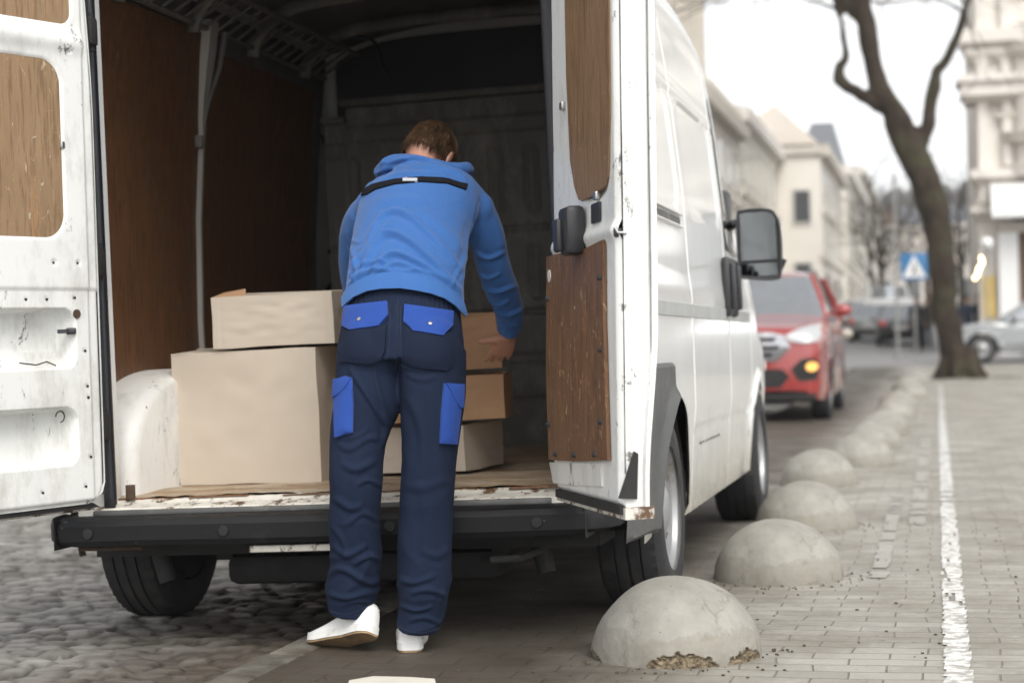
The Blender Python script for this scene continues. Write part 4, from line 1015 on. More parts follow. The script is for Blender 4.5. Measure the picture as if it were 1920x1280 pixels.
# ================================================================== cartons
def carton(name, label, p, w, d, h, ang, mat, edge_open=None, tilt=0, group='cardboard boxes loaded in the van'):
    """p: left rear-facing bottom corner in the world"""
    e = empty(name, p, Matrix.Rotation(rad(-1.5), 3, 'Y') @ Matrix.Rotation(ang, 3, 'Z') @ Matrix.Rotation(tilt, 3, 'Y'), label, 'cardboard box', group)
    def wob(n_, a0, b0, a1, b1, fn, sd_):
        v, f = grid(n_, n_, lambda i, j: fn(i/(n_-1), j/(n_-1), .0035*mnoise.noise((i*.1+sd_, j*.1, sd_))*min(1, 4*min(i, n_-1-i)/n_)*min(1, 4*min(j, n_-1-j)/n_)))
        return v, f
    mb = MB()
    gr_ = lambda a, L: .0014*(math.exp(-((a*L-.032)/.004)**2)+math.exp(-((a*L-L+.032)/.004)**2))
    for fn in (lambda a, b, k: (a*w, 0-k+gr_(a, w), b*h), lambda a, b, k: (w+k, a*d, b*h), lambda a, b, k: ((1-a)*w, d+k, b*h), lambda a, b, k: (0-k, (1-a)*d, b*h), lambda a, b, k: (a*w, (1-b)*d, 0)):
        v, f = wob(60, 0, 0, 1, 1, fn, mb.mi+len(mb.v)*.01); mb.add(v, f)
    mb.v = [tuple(Vector(p)+.0045*mnoise.noise_vector(Vector(p)*6+Vector((w*9, h*31, 0)))) for p in mb.v]
    o = mb.build('carton_wall', mat, e, angle=50)
    # four flaps folded shut, each slightly lifted
    for k, (poly, lift) in enumerate((([(0, 0), (w, 0), (w, d*.49), (0, d*.49)], .012), ([(0, d), (w, d), (w, d*.51), (0, d*.51)], .018))):
        mb = MB(); t = .004; up = lift
        q4 = [(poly[0][0], poly[0][1], h), (poly[1][0], poly[1][1], h), (poly[2][0]-.004, poly[2][1], h+up*.5), (poly[3][0]+.004, poly[3][1], h+up)]
        mb.add(q4+[(a, b, c-t) for a, b, c in q4], [(0, 1, 2, 3), (7, 6, 5, 4), (0, 4, 5, 1), (1, 5, 6, 2), (2, 6, 7, 3), (3, 7, 4, 0)]); mb.build('flap', mat, e, smooth=False)
    return e
def setat(px, py, Y, dz=0): p = unp(px, py, Y=Y); return (p[0], p[1], p[2]+dz)
def floor_w(x, y):   # world height of the load floor
    return (MAT['delivery_van'] @ Vector((x-VX, y-VY, FZ))).z
b1 = unp(331, 904, Y=5.93); z1 = floor_w(b1[0], b1[1])+.001
bigw = abs(unp(592, 900, Y=5.93)[0]-b1[0])
big = carton('cardboard_box', 'largest pale cardboard box, standing on the load floor beside the wheel box', (b1[0], 5.93, z1), .54, .42, .462, rad(-1.0), M['card'])
# small lifted flap and tape on the upper box
sm = carton('cardboard_box', 'long low pale cardboard box lying on top of the largest one, one flap lifted', (b1[0]+.155, 5.915, z1+.462+.016), .44, .36, .178, rad(1.2), M['card'])
mb = MB(); mb.add([(.0, .01, .179), (.12, .02, .181), (.11, .05, .205), (.03, .05, .196), (.0, .01, .175), (.12, .02, .177), (.11, .05, .201), (.03, .05, .192)], [(0, 1, 2, 3), (7, 6, 5, 4), (0, 4, 5, 1), (1, 5, 6, 2), (2, 6, 7, 3), (3, 7, 4, 0)]); mb.build('lifted_flap', M['card2'], sm, smooth=False)
# the stack at the right: three boxes, the top one being gripped
lb = unp(888, 889, Y=6.12); zf = floor_w(lb[0], 6.12)+.001
W_ = .42
carton('cardboard_box', 'lowest box of the right-hand stack, standing on the plywood floor behind the man', (lb[0]-W_, 6.10, zf), W_, .34, .158, rad(-9), M['card'])
def from_right(px, Y, w, th): p = unp(px, 700, Y=Y); return (p[0]-w*math.cos(th), Y-w*math.sin(th))
mw, tw_ = .43, .41
mx_ = from_right(946, 6.05, mw, rad(9)); tx_ = from_right(943, 6.14, tw_, rad(13))
mid = carton('cardboard_box', 'middle box of the right-hand stack, wider than the two it touches', (mx_[0], mx_[1], zf+.158+.022), mw, .34, .150, rad(9), M['card2'])
carton('cardboard_box', 'top box of the right-hand stack, gripped by the man', (tx_[0], tx_[1], zf+.158+.150+.044), tw_, .32, .19, rad(13), M['card2'])
# ================================================================== the man
def U3(px, py, Y): return unp(px, py, Y=Y)
PB = unp(785, 1215, Z=PAVE)
M['skin'] = pmat('skin', (.50, .26, .185), .5, var=.06, vscale=12, bump=.05, bscale=120); M['skin'].node_tree.nodes['Principled BSDF'].inputs['Subsurface Weight'].default_value = .1
M['hoodie'] = fabric('blue hoodie cotton', (.036, .118, .335), .55, var=.09, scale=520)
M['navy'] = fabric('navy work twill', (.0062, .0135, .036), .25, var=.12, scale=1200, sheen=.0)
M['navy2'] = fabric('navy pocket twill', (.0050, .0108, .029), .25, var=.12, scale=1200, sheen=.0)
M['royal'] = fabric('royal blue twill', (.018, .060, .28), .25, var=.1, scale=1200, sheen=.08)
M['band'] = fabric('black webbing', (.004, .0045, .007), .2, sheen=0)
M['hair'] = None
YF = 5.13
# --- body: one continuous surface under the clothes
def fold(V, N, lines, face=True):
    """push the cloth out along drawn fold lines and in beside them; lines: (pixel polyline, width px, height m)"""
    d = V-CC; z = d@f0; PX = 960+F_PX*(d@RR)/z; PY = 640-F_PX*(d@UU)/z
    vis = np.einsum('ij,ij->i', N, -(d/np.linalg.norm(d, axis=1)[:, None])); w_ = sst(-.05, .35, vis)
    disp = np.zeros(len(V))
    for pl, wd, amp in lines:
        Q = spline(pl, 6); best = np.full(len(V), 1e9); side = np.zeros(len(V)); par = np.zeros(len(V)); n = len(Q)-1
        for i in range(n):
            a, b = Q[i], Q[i+1]; ab = b-a; L = ab@ab+1e-9
            t = np.clip(((PX-a[0])*ab[0]+(PY-a[1])*ab[1])/L, 0, 1); dx = PX-a[0]-t*ab[0]; dy = PY-a[1]-t*ab[1]; dd = np.hypot(dx, dy)
            s_ = np.sign(ab[0]*dy-ab[1]*dx); k = dd < best; best[k] = dd[k]; side[k] = s_[k]; par[k] = ((i+t)/n)[k]
        tp = np.sin(np.pi*np.clip(par, 0, 1))**.5; tp = np.where((par <= 0) | (par >= 1), 0, tp); tp = np.where(par <= 0, 0, tp)
        e = best/wd*side
        disp += amp*tp*(np.exp(-e**2)-.55*np.exp(-((e-1.5)/.9)**2)-.25*np.exp(-((e+1.7)/1.1)**2))
    return V+N*(disp*w_)[:, None]
def crumple(V, N, a, sc, st, mask, seed=0):
    """short sharp creases: ridged noise, stretched along st"""
    o_ = []
    for v, k in zip(V, mask):
        if k <= 0: o_.append(0); continue
        w_ = mnoise.noise((v[0]*3+seed, v[1]*3, v[2]*3))*.6; p = (v[0]*sc*st[0]+w_+seed, v[1]*sc*st[1], v[2]*sc*st[2]+w_)
        r_ = 1-abs(mnoise.noise(p))*3.2; o_.append(k*a*(max(r_, 0)**2-.25))
    return V+N*np.array(o_)[:, None]
def wobble(V, N, a, sc, seed):
    return V+N*np.array([a*mnoise.noise((v[0]*sc+seed, v[1]*sc, v[2]*sc)) for v in V])[:, None]
HEAD = U3(806, 292, 5.80)
arm_r = [(U3(893, 395, 5.62), .062), (U3(912, 440, 5.66), .058), (U3(926, 500, 5.72), .056), (U3(943, 548, 5.80), .054), (U3(956, 590, 5.90), .048), (U3(953, 620, 5.95), .040)]
arm_l = [(U3(690, 395, 5.62), .060), (U3(668, 440, 5.70), .056), (U3(664, 500, 5.80), .052), (U3(672, 545, 5.90), .048), (U3(700, 570, 5.98), .042), (U3(725, 580, 6.02), .038)]
def P_(t): return t[0]
# legs: pixel centre, Y, half width, half depth (m)
leg_r = [(812, 655, 5.16, .098, .110), (811, 740, 5.14, .096, .108), (806, 840, 5.13, .083, .090), (801, 930, 5.13, .080, .085), (797, 1010, 5.14, .081, .085), (795, 1080, 5.15, .079, .086), (791, 1135, 5.16, .070, .085), (784, 1174, 5.17, .066, .088)]
leg_l = [(693, 655, 5.16, .098, .110), (691, 740, 5.13, .102, .106), (678, 790, 5.115, .090, .098), (670, 840, 5.10, .082, .090), (667, 900, 5.09, .078, .085), (665, 980, 5.11, .076, .083), (668, 1050, 5.14, .076, .086), (661, 1100, 5.16, .080, .088), (660, 1136, 5.18, .072, .086)]
def hand(mb, wrist, fwd, back, s, curls, spread=.018):
    """five separate fingers: fwd towards the finger tips, back out of the back of the hand; s=+1 when the thumb lies on side x"""
    fwd = np.array(fwd, float); fwd /= np.linalg.norm(fwd); back = np.array(back, float); back -= fwd*(back@fwd); back /= np.linalg.norm(back); side = np.cross(fwd, back)*s
    w = np.array(wrist, float); pl = .095
    mb.tube([w-fwd*.01, w+fwd*.03, w+fwd*.065, w+fwd*pl], [(.028, .019), (.038, .016), (.043, .014), (.040, .012)], 14, up=back)
    for k, (o_, L, r) in enumerate(((.034, .078, .0080), (.0115, .086, .0082), (-.0115, .080, .0079), (-.033, .064, .0070))):
        b = w+fwd*(pl-.006)+side*o_; c = curls[k]; d = fwd+side*o_*1.2; d /= np.linalg.norm(d); pts = [b-fwd*.02, b]; rr_ = [r*1.05, r*1.08]
        p = b; ang = 0
        for q_, (fr, cc_) in enumerate(((.45, .7), (.30, 1.0), (.25, .8))):
            ang += c*cc_; dd = d*math.cos(ang)-back*math.sin(ang); p = p+dd*L*fr; pts.append(p); rr_.append(r*(1.0 if q_ == 0 else .94 if q_ == 1 else .78))
        mb.tube(pts, rr_, 10)
    b = w+fwd*.025+side*.030
    d1 = fwd*.55+side*.80-back*.25; d1 /= np.linalg.norm(d1); d2 = fwd*.72+side*.55-back*.40; d2 /= np.linalg.norm(d2)
    mb.tube([b-side*.015, b, b+d1*.038, b+d1*.034+d2*.024, b+d1*.034+d2*.038-back*.008], [.014, .0145, .0118, .0108, .0085], 10)
HC = HEAD; tip = Vector((-.10, .62, -.75)).normalized()       # where the face looks: down into the boxes
HR = Matrix.Rotation(rad(-8), 3, 'Z') @ Matrix.Rotation(rad(-48), 3, 'X') @ Matrix.Rotation(rad(6), 3, 'Y')
def hl(x, y, z): return np.array(HR @ Vector((x, y, z)))+HC  # head frame: y forward (face), z up, x right
bd = MB()
bd.ell(HC, (.074, .094, .108), HR, 28, 20)
bd.tube([hl(0, .055, -.03), hl(0, .062, -.075), hl(0, .060, -.105)], [(.052, .040), (.044, .034), (.026, .022)], 16)      # jaw and chin
bd.tube([hl(0, .088, .008), hl(0, .106, -.022), hl(0, .100, -.036)], [.010, .014, .012], 10)                            # nose
bd.tube([hl(-.022, .090, -.060), hl(0, .097, -.060), hl(.022, .090, -.060)], [.006, .008, .006], 8)
for s in (-1, 1):
    bd.ell(hl(s*.078, -.002, -.012), (.010, .018, .031), HR @ Matrix.Rotation(rad(s*14), 3, 'Z'), 14, 10)                 # ears
    bd.ell(hl(s*.030, .080, .004), (.013, .010, .011), HR, 12, 8)
neck0 = U3(798, 345, 5.68)
bd.tube([hl(0, -.015, -.05), (hl(0, -.02, -.10)+neck0)/2, neck0], [.056, .056, .062], 16)
spine = [(754, 600, 5.26), (757, 530, 5.30), (768, 460, 5.42), (782, 400, 5.54), (792, 355, 5.64)]
bd.tube([U3(*p) for p in spine], [(.12, .07), (.125, .085), (.14, .10), (.145, .095), (.075, .06)], 20)
bd.tube([U3(792, 360, 5.62), arm_r[0][0]], [.055, .05], 12); bd.tube([U3(792, 360, 5.62), arm_l[0][0]], [.055, .05], 12)
for arm in (arm_r, arm_l): bd.tube([p for p, r in arm], [r*.72 for p, r in arm], 14)
wr = arm_r[-1][0]; wl_ = arm_l[-1][0]
palm = U3(946, 648, 6.0)
bd.tube([arm_r[-2][0], wr, wr+(np.array(palm)-wr)*.4], [.030, .027, .026], 12)
hand(bd, wr+(np.array(palm)-wr)*.30, np.array(U3(936, 668, 6.03))-wr, (.45, -.85, .15), 1, (.22, .28, .34, .40))
bd.tube([arm_l[-2][0], wl_], [.030, .027], 12); hand(bd, wl_, (.5, .75, -.35), (0, -.35, .9), 1, (.3, .35, .4, .45))
bd.tube([U3(754, 610, 5.24), U3(752, 660, 5.21)], [(.13, .07), (.125, .07)], 18)
for L in (leg_r, leg_l): bd.tube([U3(a, b, y) for a, b, y, w, d in L], [(w*.72, d*.66) for a, b, y, w, d in L[:-2]]+[(.042, .045), (.038, .042)], 16)
# feet inside the shoes
FR = np.array([PB[0]-.005, YF+.0, 0]); FRz = PAVE
bd.tube([U3(783, 1180, 5.17), (PB[0], 5.15, PAVE+.07), (PB[0]-.03, 5.22, PAVE+.045), (PB[0]-.055, 5.33, PAVE+.035)], [.038, .034, .034, .024], 12)
hL = U3(698, 1190, 5.10); tL = unp(571, 1221, Y=5.26); tL = hL+(tL-hL)/np.linalg.norm(tL-hL)*.295
upL = np.array([.10, .48, 1.])
bd.tube([U3(661, 1125, 5.17), hL+(tL-hL)*.20+upL*.065, hL+(tL-hL)*.45+upL*.045, hL+(tL-hL)*.78+upL*.034], [.036, .032, .030, .02], 12)
V, N, Fc = remeshed(bd, .0042, 5)
man = build('person', V-np.array([PB[0], YF, PAVE]), Fc, M['skin'], angle=180)
man.location = (PB[0], YF, PAVE); MAT['person'] = Matrix.Translation(man.location)
tag(man, 'person in blue hooded sweatshirt and navy work trousers bending into the van over boxes', 'person')
# --- hoodie
hd = MB()
tor = [(756, 603, 5.215, .186, .128), (756, 585, 5.22, .190, .132), (757, 560, 5.23, .184, .130), (760, 520, 5.27, .180, .130), (766, 470, 5.36, .183, .132), (772, 430, 5.44, .186, .135), (784, 395, 5.52, .198, .130), (792, 367, 5.59, .190, .108), (796, 345, 5.64, .145, .085), (800, 330, 5.67, .09, .07)]
T_ = spline([list(U3(a, b, y))+[w, d] for a, b, y, w, d in tor], 4)
hd.tube([t[:3] for t in T_], [(t[3], t[4]) for t in T_], 40, up=np.array([0, -1., .6]))
def arm(mb, A, sh, extra=.0):
    S = spline([list(p)+[r] for p, r in A], 5); mb.tube([sh]+[s[:3] for s in S], [S[0][3]*1.05]+[s[3]+extra for s in S], 22)
arm(hd, arm_r, U3(840, 385, 5.60)); arm(hd, arm_l, U3(730, 385, 5.60))
hd.ell(U3(893, 392, 5.61), (.062, .060, .060)); hd.ell(U3(698, 388, 5.60), (.060, .060, .060))
# gathered hood round the neck
ring = []
for i in range(25):
    t = 2*math.pi*i/24; ring.append(np.array(U3(792, 322, 5.70))+np.array([.142*math.cos(t), .10*math.sin(t)+.02, .010*math.sin(2*t)-.002-.020*math.sin(t)+.005*math.sin(3*t+1)]))
hd.tube(ring, [(.026+.005*math.sin(3*i), .024) for i in range(25)], 14, up=np.array([0, 0, 1.]))
hd.tube([p*1+np.array([0, .012, .010]) for p in ring[12:]], [(.021+.005*math.sin(2.1*i), .018) for i in range(13)], 12, up=np.array([0, 0, 1.]))
hd.ell(U3(790, 350, 5.67), (.135, .10, .045)); hd.ell(U3(722, 352, 5.64), (.05, .05, .042)); hd.ell(U3(864, 354, 5.65), (.045, .05, .04)); hd.tube([U3(830, 362, 5.60), U3(872, 372, 5.61), U3(900, 400, 5.62)], [.070, .068, .058], 18); hd.tube([U3(750, 362, 5.60), U3(712, 374, 5.60), U3(688, 400, 5.61)], [.070, .066, .056], 18)
hd.tube([U3(712, 342, 5.62), U3(745, 342, 5.585), U3(800, 342, 5.575), U3(850, 343, 5.59), U3(872, 342, 5.63)], [.018, .023, .026, .024, .018], 12)
V, N, Fc = remeshed(hd, .0048, 12)
FH = [([(684, 470), (704, 420), (735, 395), (775, 410), (830, 462), (868, 510)], 7, .008), ([(672, 520), (700, 462), (728, 436), (770, 452), (820, 498), (866, 548)], 7, .011),
      ([(668, 500), (700, 445), (722, 420)], 5, .005), ([(690, 530), (716, 486), (745, 474), (800, 500), (845, 530)], 6, .009), ([(712, 508), (745, 492), (790, 508)], 5, .006),
      ([(652, 535), (690, 508), (735, 506)], 5, .008), ([(664, 505), (700, 490), (730, 492)], 4, .006), ([(730, 512), (780, 506), (830, 522), (862, 545)], 4, .005), ([(655, 520), (668, 490), (682, 470)], 5, .006), ([(886, 420), (878, 470), (868, 530)], 8, .008), ([(845, 540), (860, 510), (874, 480)], 5, .006),
      ([(700, 326), (740, 316), (790, 312), (850, 322), (876, 336)], 4, .008), ([(706, 342), (735, 330), (790, 326), (840, 332), (870, 345)], 3.5, .007), ([(722, 308), (760, 298), (800, 300), (860, 318)], 4, .008), ([(735, 322), (770, 305), (800, 308)], 3, .006), ([(800, 304), (840, 306), (868, 320)], 3, .006), ([(705, 330), (716, 318), (740, 310)], 4, .006),
      ([(888, 470), (915, 485), (948, 472)], 5, .007), ([(896, 512), (915, 522), (940, 512)], 4, .007), ([(900, 535), (930, 548), (966, 536)], 5, .009), ([(908, 560), (935, 572), (958, 562)], 4, .008), ([(925, 582), (950, 590), (978, 580)], 4, .008), ([(925, 604), (955, 612), (980, 602)], 3.5, .006),
      ([(900, 372), (890, 410), (884, 450)], 3, -.006), ([(925, 400), (938, 440), (940, 480)], 8, .004), ([(655, 460), (668, 500), (664, 540)], 5, .007), ([(650, 430), (660, 450), (676, 455)], 4, .005), ([(775, 395), (830, 425), (868, 470)], 12, .004), ([(700, 380), (740, 372), (800, 376)], 10, .003)]
FH = [(a, b*.9, c*1.45) for a, b, c in FH]; V0 = V+N*.004; hb0 = bvh_of(V0, Fc)
FH = [(a, b*.85, c) for a, b, c in FH]; V = fold(V, N, FH); V = wobble(V, N, .004, 9, 2)
V = crumple(V, N, .0045, 9, (.7, .7, 1.5), .35+.65*sst(1.22, 1.05, V[:, 2]), 4); V = relax(V, Fc, 4)
# the hem is an arc, higher over the spine: cut the tube along it
d_ = V-CC; z_ = d_@f0; PXv = 960+F_PX*(d_@RR)/z_; PYv = 640-F_PX*(d_@UU)/z_
hx = np.interp(PXv, [640, 652, 690, 716, 750, 779, 833, 850, 872], [574, 563, 543, 539, 538, 542, 557, 566, 590])
cutv = (PYv > hx) & (V[:, 1] < 5.75) & (PXv < 884)
Fc = [q_ for q_ in Fc if not any(cutv[i] for i in q_)]
hood = build('hoodie', V, Fc, M['hoodie'], man, world=True, angle=180)
hb = bvh_of(V, Fc)
def camr(a, b): return camray(a, b)
hem = [(643, 558), (650, 545), (659, 536), (685, 521), (716, 513), (750, 511), (779, 517), (812, 529), (833, 539), (852, 551), (867, 566), (874, 590), (870, 592), (852, 573), (833, 560), (808, 551), (779, 545), (750, 541), (716, 542), (690, 546), (665, 557), (650, 570), (644, 577)]
M['hem'] = fabric('ribbed blue hem', (.040, .126, .35), .3, var=.05)
patch('ribbed_hem', hb0, hem, camr, .001, .005, M['hem'], man, 9)
band = [(679, 368), (684, 356), (700, 347), (740, 338), (790, 334), (840, 336), (876, 347), (873, 357), (838, 345), (790, 342), (742, 346), (705, 356), (690, 365)]
bn = patch('shoulder_band', hb, band, camr, .003, .003, M['band'], man, 6)
patch('woven_label', hb, [(756, 338), (783, 338), (783, 343), (756, 343)], camr, .0075, .001, pmat('grey label', (.45, .47, .50), .7), bn, 4)
# --- hair
M['hair'], nt_h, b_h, co_h = newmat('brown hair', .48, spec=.4)
c_ = _ramp(nt_h, _noise(nt_h, co_h, 45, 4, .7), .35, .65, (.020, .011, .006), (.115, .065, .034)); nt_h.links.new(c_, b_h.inputs['Base Color'])
def hair():
    g = random.Random(9); mb = MB()
    # cap
    v = []; nu, nv = 48, 26
    for i in range(nv):
        for j in range(nu):
            t = 2*math.pi*j/nu; pm = 1.95-.95*max(0, math.sin(t))-.0*abs(math.cos(t)) ; p = pm*i/(nv-1)
            k = 1.07+.02*mnoise.noise((t*3, p*4, 1)); v.append(hl(.076*k*math.sin(p)*math.cos(t), .098*k*math.sin(p)*math.sin(t)-.003, .113*k*math.cos(p)))
    f = [(i*nu+j, (i+1)*nu+j, (i+1)*nu+(j+1) % nu, i*nu+(j+1) % nu) for i in range(nv-1) for j in range(nu)]; mb.add(v, f)
    # locks: tapered ribbons lying over the cap
    for _ in range(5200):
        t = g.uniform(0, 2*math.pi); p0_ = g.uniform(.02, 1.75-.75*max(0, math.sin(t))); L = g.uniform(.25, .55); tw = g.uniform(-.12, .12)+.25*math.sin(2*t)*(p0_ < .7)+.25*mnoise.noise((t*2, p0_*3, 7))
        pts = []; lift = g.uniform(.0, .05)*(1+1.2*max(0, mnoise.noise((t*2.2, p0_*2.5, 2))))
        for q_ in range(5):
            p = p0_+L*q_/4; tt = t+tw*q_/4; k = 1.068+lift*math.sin(math.pi*min(1, (q_+.4)/4.4))
            pts.append(hl(.076*k*math.sin(p)*math.cos(tt), .098*k*math.sin(p)*math.sin(tt)-.003, .113*k*math.cos(p)))
        mb.tube(pts, [.0009, .0015, .0014, .0010, .0003], 3, caps=False)
    v, f = mb.v, mb.f; build('hair', v, f, M['hair'], man, world=True, angle=80)
hair()
# --- trousers
tr = MB()
tr.tube([U3(756, 560, 5.235), U3(754, 600, 5.215), U3(752, 650, 5.18), U3(752, 695, 5.16)], [(.170, .118), (.182, .132), (.192, .142), (.185, .135)], 40, up=np.array([0, -1., 0]))
tr.ell(U3(702, 665, 5.135), (.096, .105, .115)); tr.ell(U3(806, 668, 5.135), (.096, .105, .115))
for L in (leg_r, leg_l):
    S = spline([list(U3(a, b, y))+[w, d] for a, b, y, w, d in L], 5); tr.tube([s[:3] for s in S], [(s[3], s[4]) for s in S], 30, up=np.array([0, -1., 0]))
V, N, Fc = remeshed(tr, .0052, 9)
FT = [([(745, 600), (748, 650), (746, 720)], 5, -.005), ([(655, 690), (690, 745), (724, 800)], 5, .008), ([(700, 690), (712, 740), (730, 800)], 6, .006), ([(716, 770), (724, 800), (716, 840)], 6, .006),
      ([(632, 830), (655, 842), (690, 822), (716, 824)], 7, .005), ([(640, 868), (668, 880), (706, 862)], 8, .006), ([(668, 910), (690, 900), (716, 912)], 5, .006), ([(624, 930), (655, 952), (680, 948)], 8, .006),
      ([(650, 985), (680, 962), (712, 978)], 6, .007), ([(622, 1020), (650, 1040), (690, 1022)], 7, .008), ([(660, 1060), (690, 1042), (716, 1052)], 6, .008), ([(608, 1082), (640, 1066), (690, 1092), (714, 1086)], 7, .010), ([(612, 1112), (650, 1120), (700, 1106)], 6, .009), ([(640, 1136), (670, 1126), (700, 1132)], 4, .006), ([(622, 985), (640, 1010), (650, 1050)], 6, .006), ([(690, 1000), (700, 1040), (712, 1070)], 5, .006),
      ([(790, 1030), (820, 1042), (846, 1024)], 8, .005), ([(745, 1080), (775, 1092), (820, 1076)], 6, .007), ([(770, 1112), (800, 1104), (838, 1116)], 6, .009), ([(744, 1132), (780, 1144), (812, 1136)], 5, .009), ([(765, 1164), (795, 1158), (826, 1168)], 5, .007), ([(824, 1060), (832, 1090), (826, 1130)], 5, .006),
      ([(765, 740), (790, 800), (796, 870)], 12, .005), ([(756, 905), (790, 915), (842, 896)], 10, .003), ([(790, 900), (802, 980), (796, 1060)], 14, .004), ([(640, 620), (660, 680), (655, 730)], 8, .003), ([(672, 840), (668, 900), (672, 960)], 12, .003), ([(760, 700), (790, 712), (820, 704)], 6, .004), ([(690, 800), (676, 815), (640, 822)], 5, .004)]
# gathers under the elastic waist
for k in range(26):
    x = 652+k*8.4; FT.append(([(x, 542+abs(x-750)*.12), (x+(x-750)*.01, 562+abs(x-750)*.13), (x+(x-750)*.03, 585+abs(x-750)*.12)], 3.0, .004))
FT = [(a, b, c*(.85 if a[0][1] > 960 else 1.1)) for a, b, c in FT]; V1 = V+N*.002; FT = [(a, b*.85, c) for a, b, c in FT]; V = fold(V, N, FT); V = wobble(V, N, .003, 10, 5)
V = crumple(V, N, .0055, 10, (.6, .6, 1.3), .25+.75*sst(.48, .28, V[:, 2])-.2*sst(.7, .8, V[:, 2]), 9); V = relax(V, Fc, 1)
tb0 = bvh_of(V1, Fc)
trs = build('trousers', V, Fc, M['navy'], man, world=True, angle=180); tb = bvh_of(V, Fc)
def pp(name, poly, mat, off, th, parent, puff=0, cell=8): return patch(name, tb0 if 'back' in name or name == 'pocket_flap' else tb, poly, camr, off, th, mat, parent, cell, puff=puff)
k1 = pp('back_pocket', [(644, 612), (725, 610), (722, 660), (716, 672), (694, 682), (640, 678), (634, 664)], M['navy2'], .002, .005, trs, .003)
k2 = pp('back_pocket', [(757, 612), (843, 626), (850, 680), (836, 695), (775, 686), (757, 674)], M['navy2'], .002, .005, trs, .003)
f1 = pp('pocket_flap', [(652, 576), (728, 568), (729, 594), (712, 614), (660, 622), (647, 612)], M['royal'], .010, .004, trs, .002, 6)
f2 = pp('pocket_flap', [(759, 574), (845, 586), (844, 614), (828, 632), (778, 624), (757, 606)], M['royal'], .010, .004, trs, .002, 6)
def rivet(px, py, parent):
    o_, d_ = camray(px, py); h = tb0.ray_cast(Vector(o_), Vector(d_).normalized()); n_ = h[1] if h[1].dot(Vector(d_)) < 0 else -h[1]
    mb = MB(); mb.tube([h[0]+n_*.013, h[0]+n_*.0200, h[0]+n_*.0212], [.0065, .0065, .003], 14); v, f = mb.v, mb.f; mb.build('snap', M['steel'], parent, world=True)
rivet(679, 604, f1); rivet(806, 614, f2)
c1 = pp('cargo_pocket', [(633, 714), (661, 707), (664, 760), (662, 812), (632, 820), (631, 760)], M['royal'], .002, .010, trs, .004, 7)
pp('cargo_flap', [(634, 712), (660, 706), (655, 724), (644, 738), (632, 746)], M['royal'], .014, .004, trs, .002, 6)
c2 = pp('cargo_pocket', [(831, 718), (861, 721), (859, 770), (852, 832), (823, 830), (826, 770)], M['royal'], .002, .010, trs, .004, 7)
pp('cargo_flap', [(833, 718), (862, 720), (861, 764), (854, 762), (843, 740)], M['royal'], .014, .004, trs, .002, 6)
# stitched seams
M['thread'] = fabric('navy thread', (.010, .019, .045), .2)
def seam(pts, name='seam', w=.0011, m_=None):
    P = spline(pts, 8); q_ = []
    for a, b_ in P:
        o_, d_ = camray(a, b_); h = tb.ray_cast(Vector(o_), Vector(d_).normalized())
        if h[0] is not None:
            n_ = h[1] if h[1].dot(Vector(d_)) < 0 else -h[1]; q_.append(np.array(h[0]+n_*.0006))
    if len(q_) > 3: mb = MB(); mb.tube(q_, [w]*len(q_), 5, caps=False); build(name, mb.v, mb.f, m_ or M['thread'], trs, world=True)
seam([(746, 560), (747, 620), (745, 700), (744, 738)], 'seat_seam', .0016)
for k_ in (-4, 4): seam([(746+k_, 570), (747+k_, 620), (745+k_, 700)])
for L_ in ([(632, 676), (690, 690), (730, 668)], [(750, 684), (790, 695), (856, 690)], [(732, 568), (730, 640), (726, 668)], [(752, 574), (752, 640), (754, 678)]): seam(L_)
seam([(607, 1140), (650, 1150), (705, 1128)], 'hem_stitch'); seam([(742, 1172), (784, 1186), (826, 1176)], 'hem_stitch')
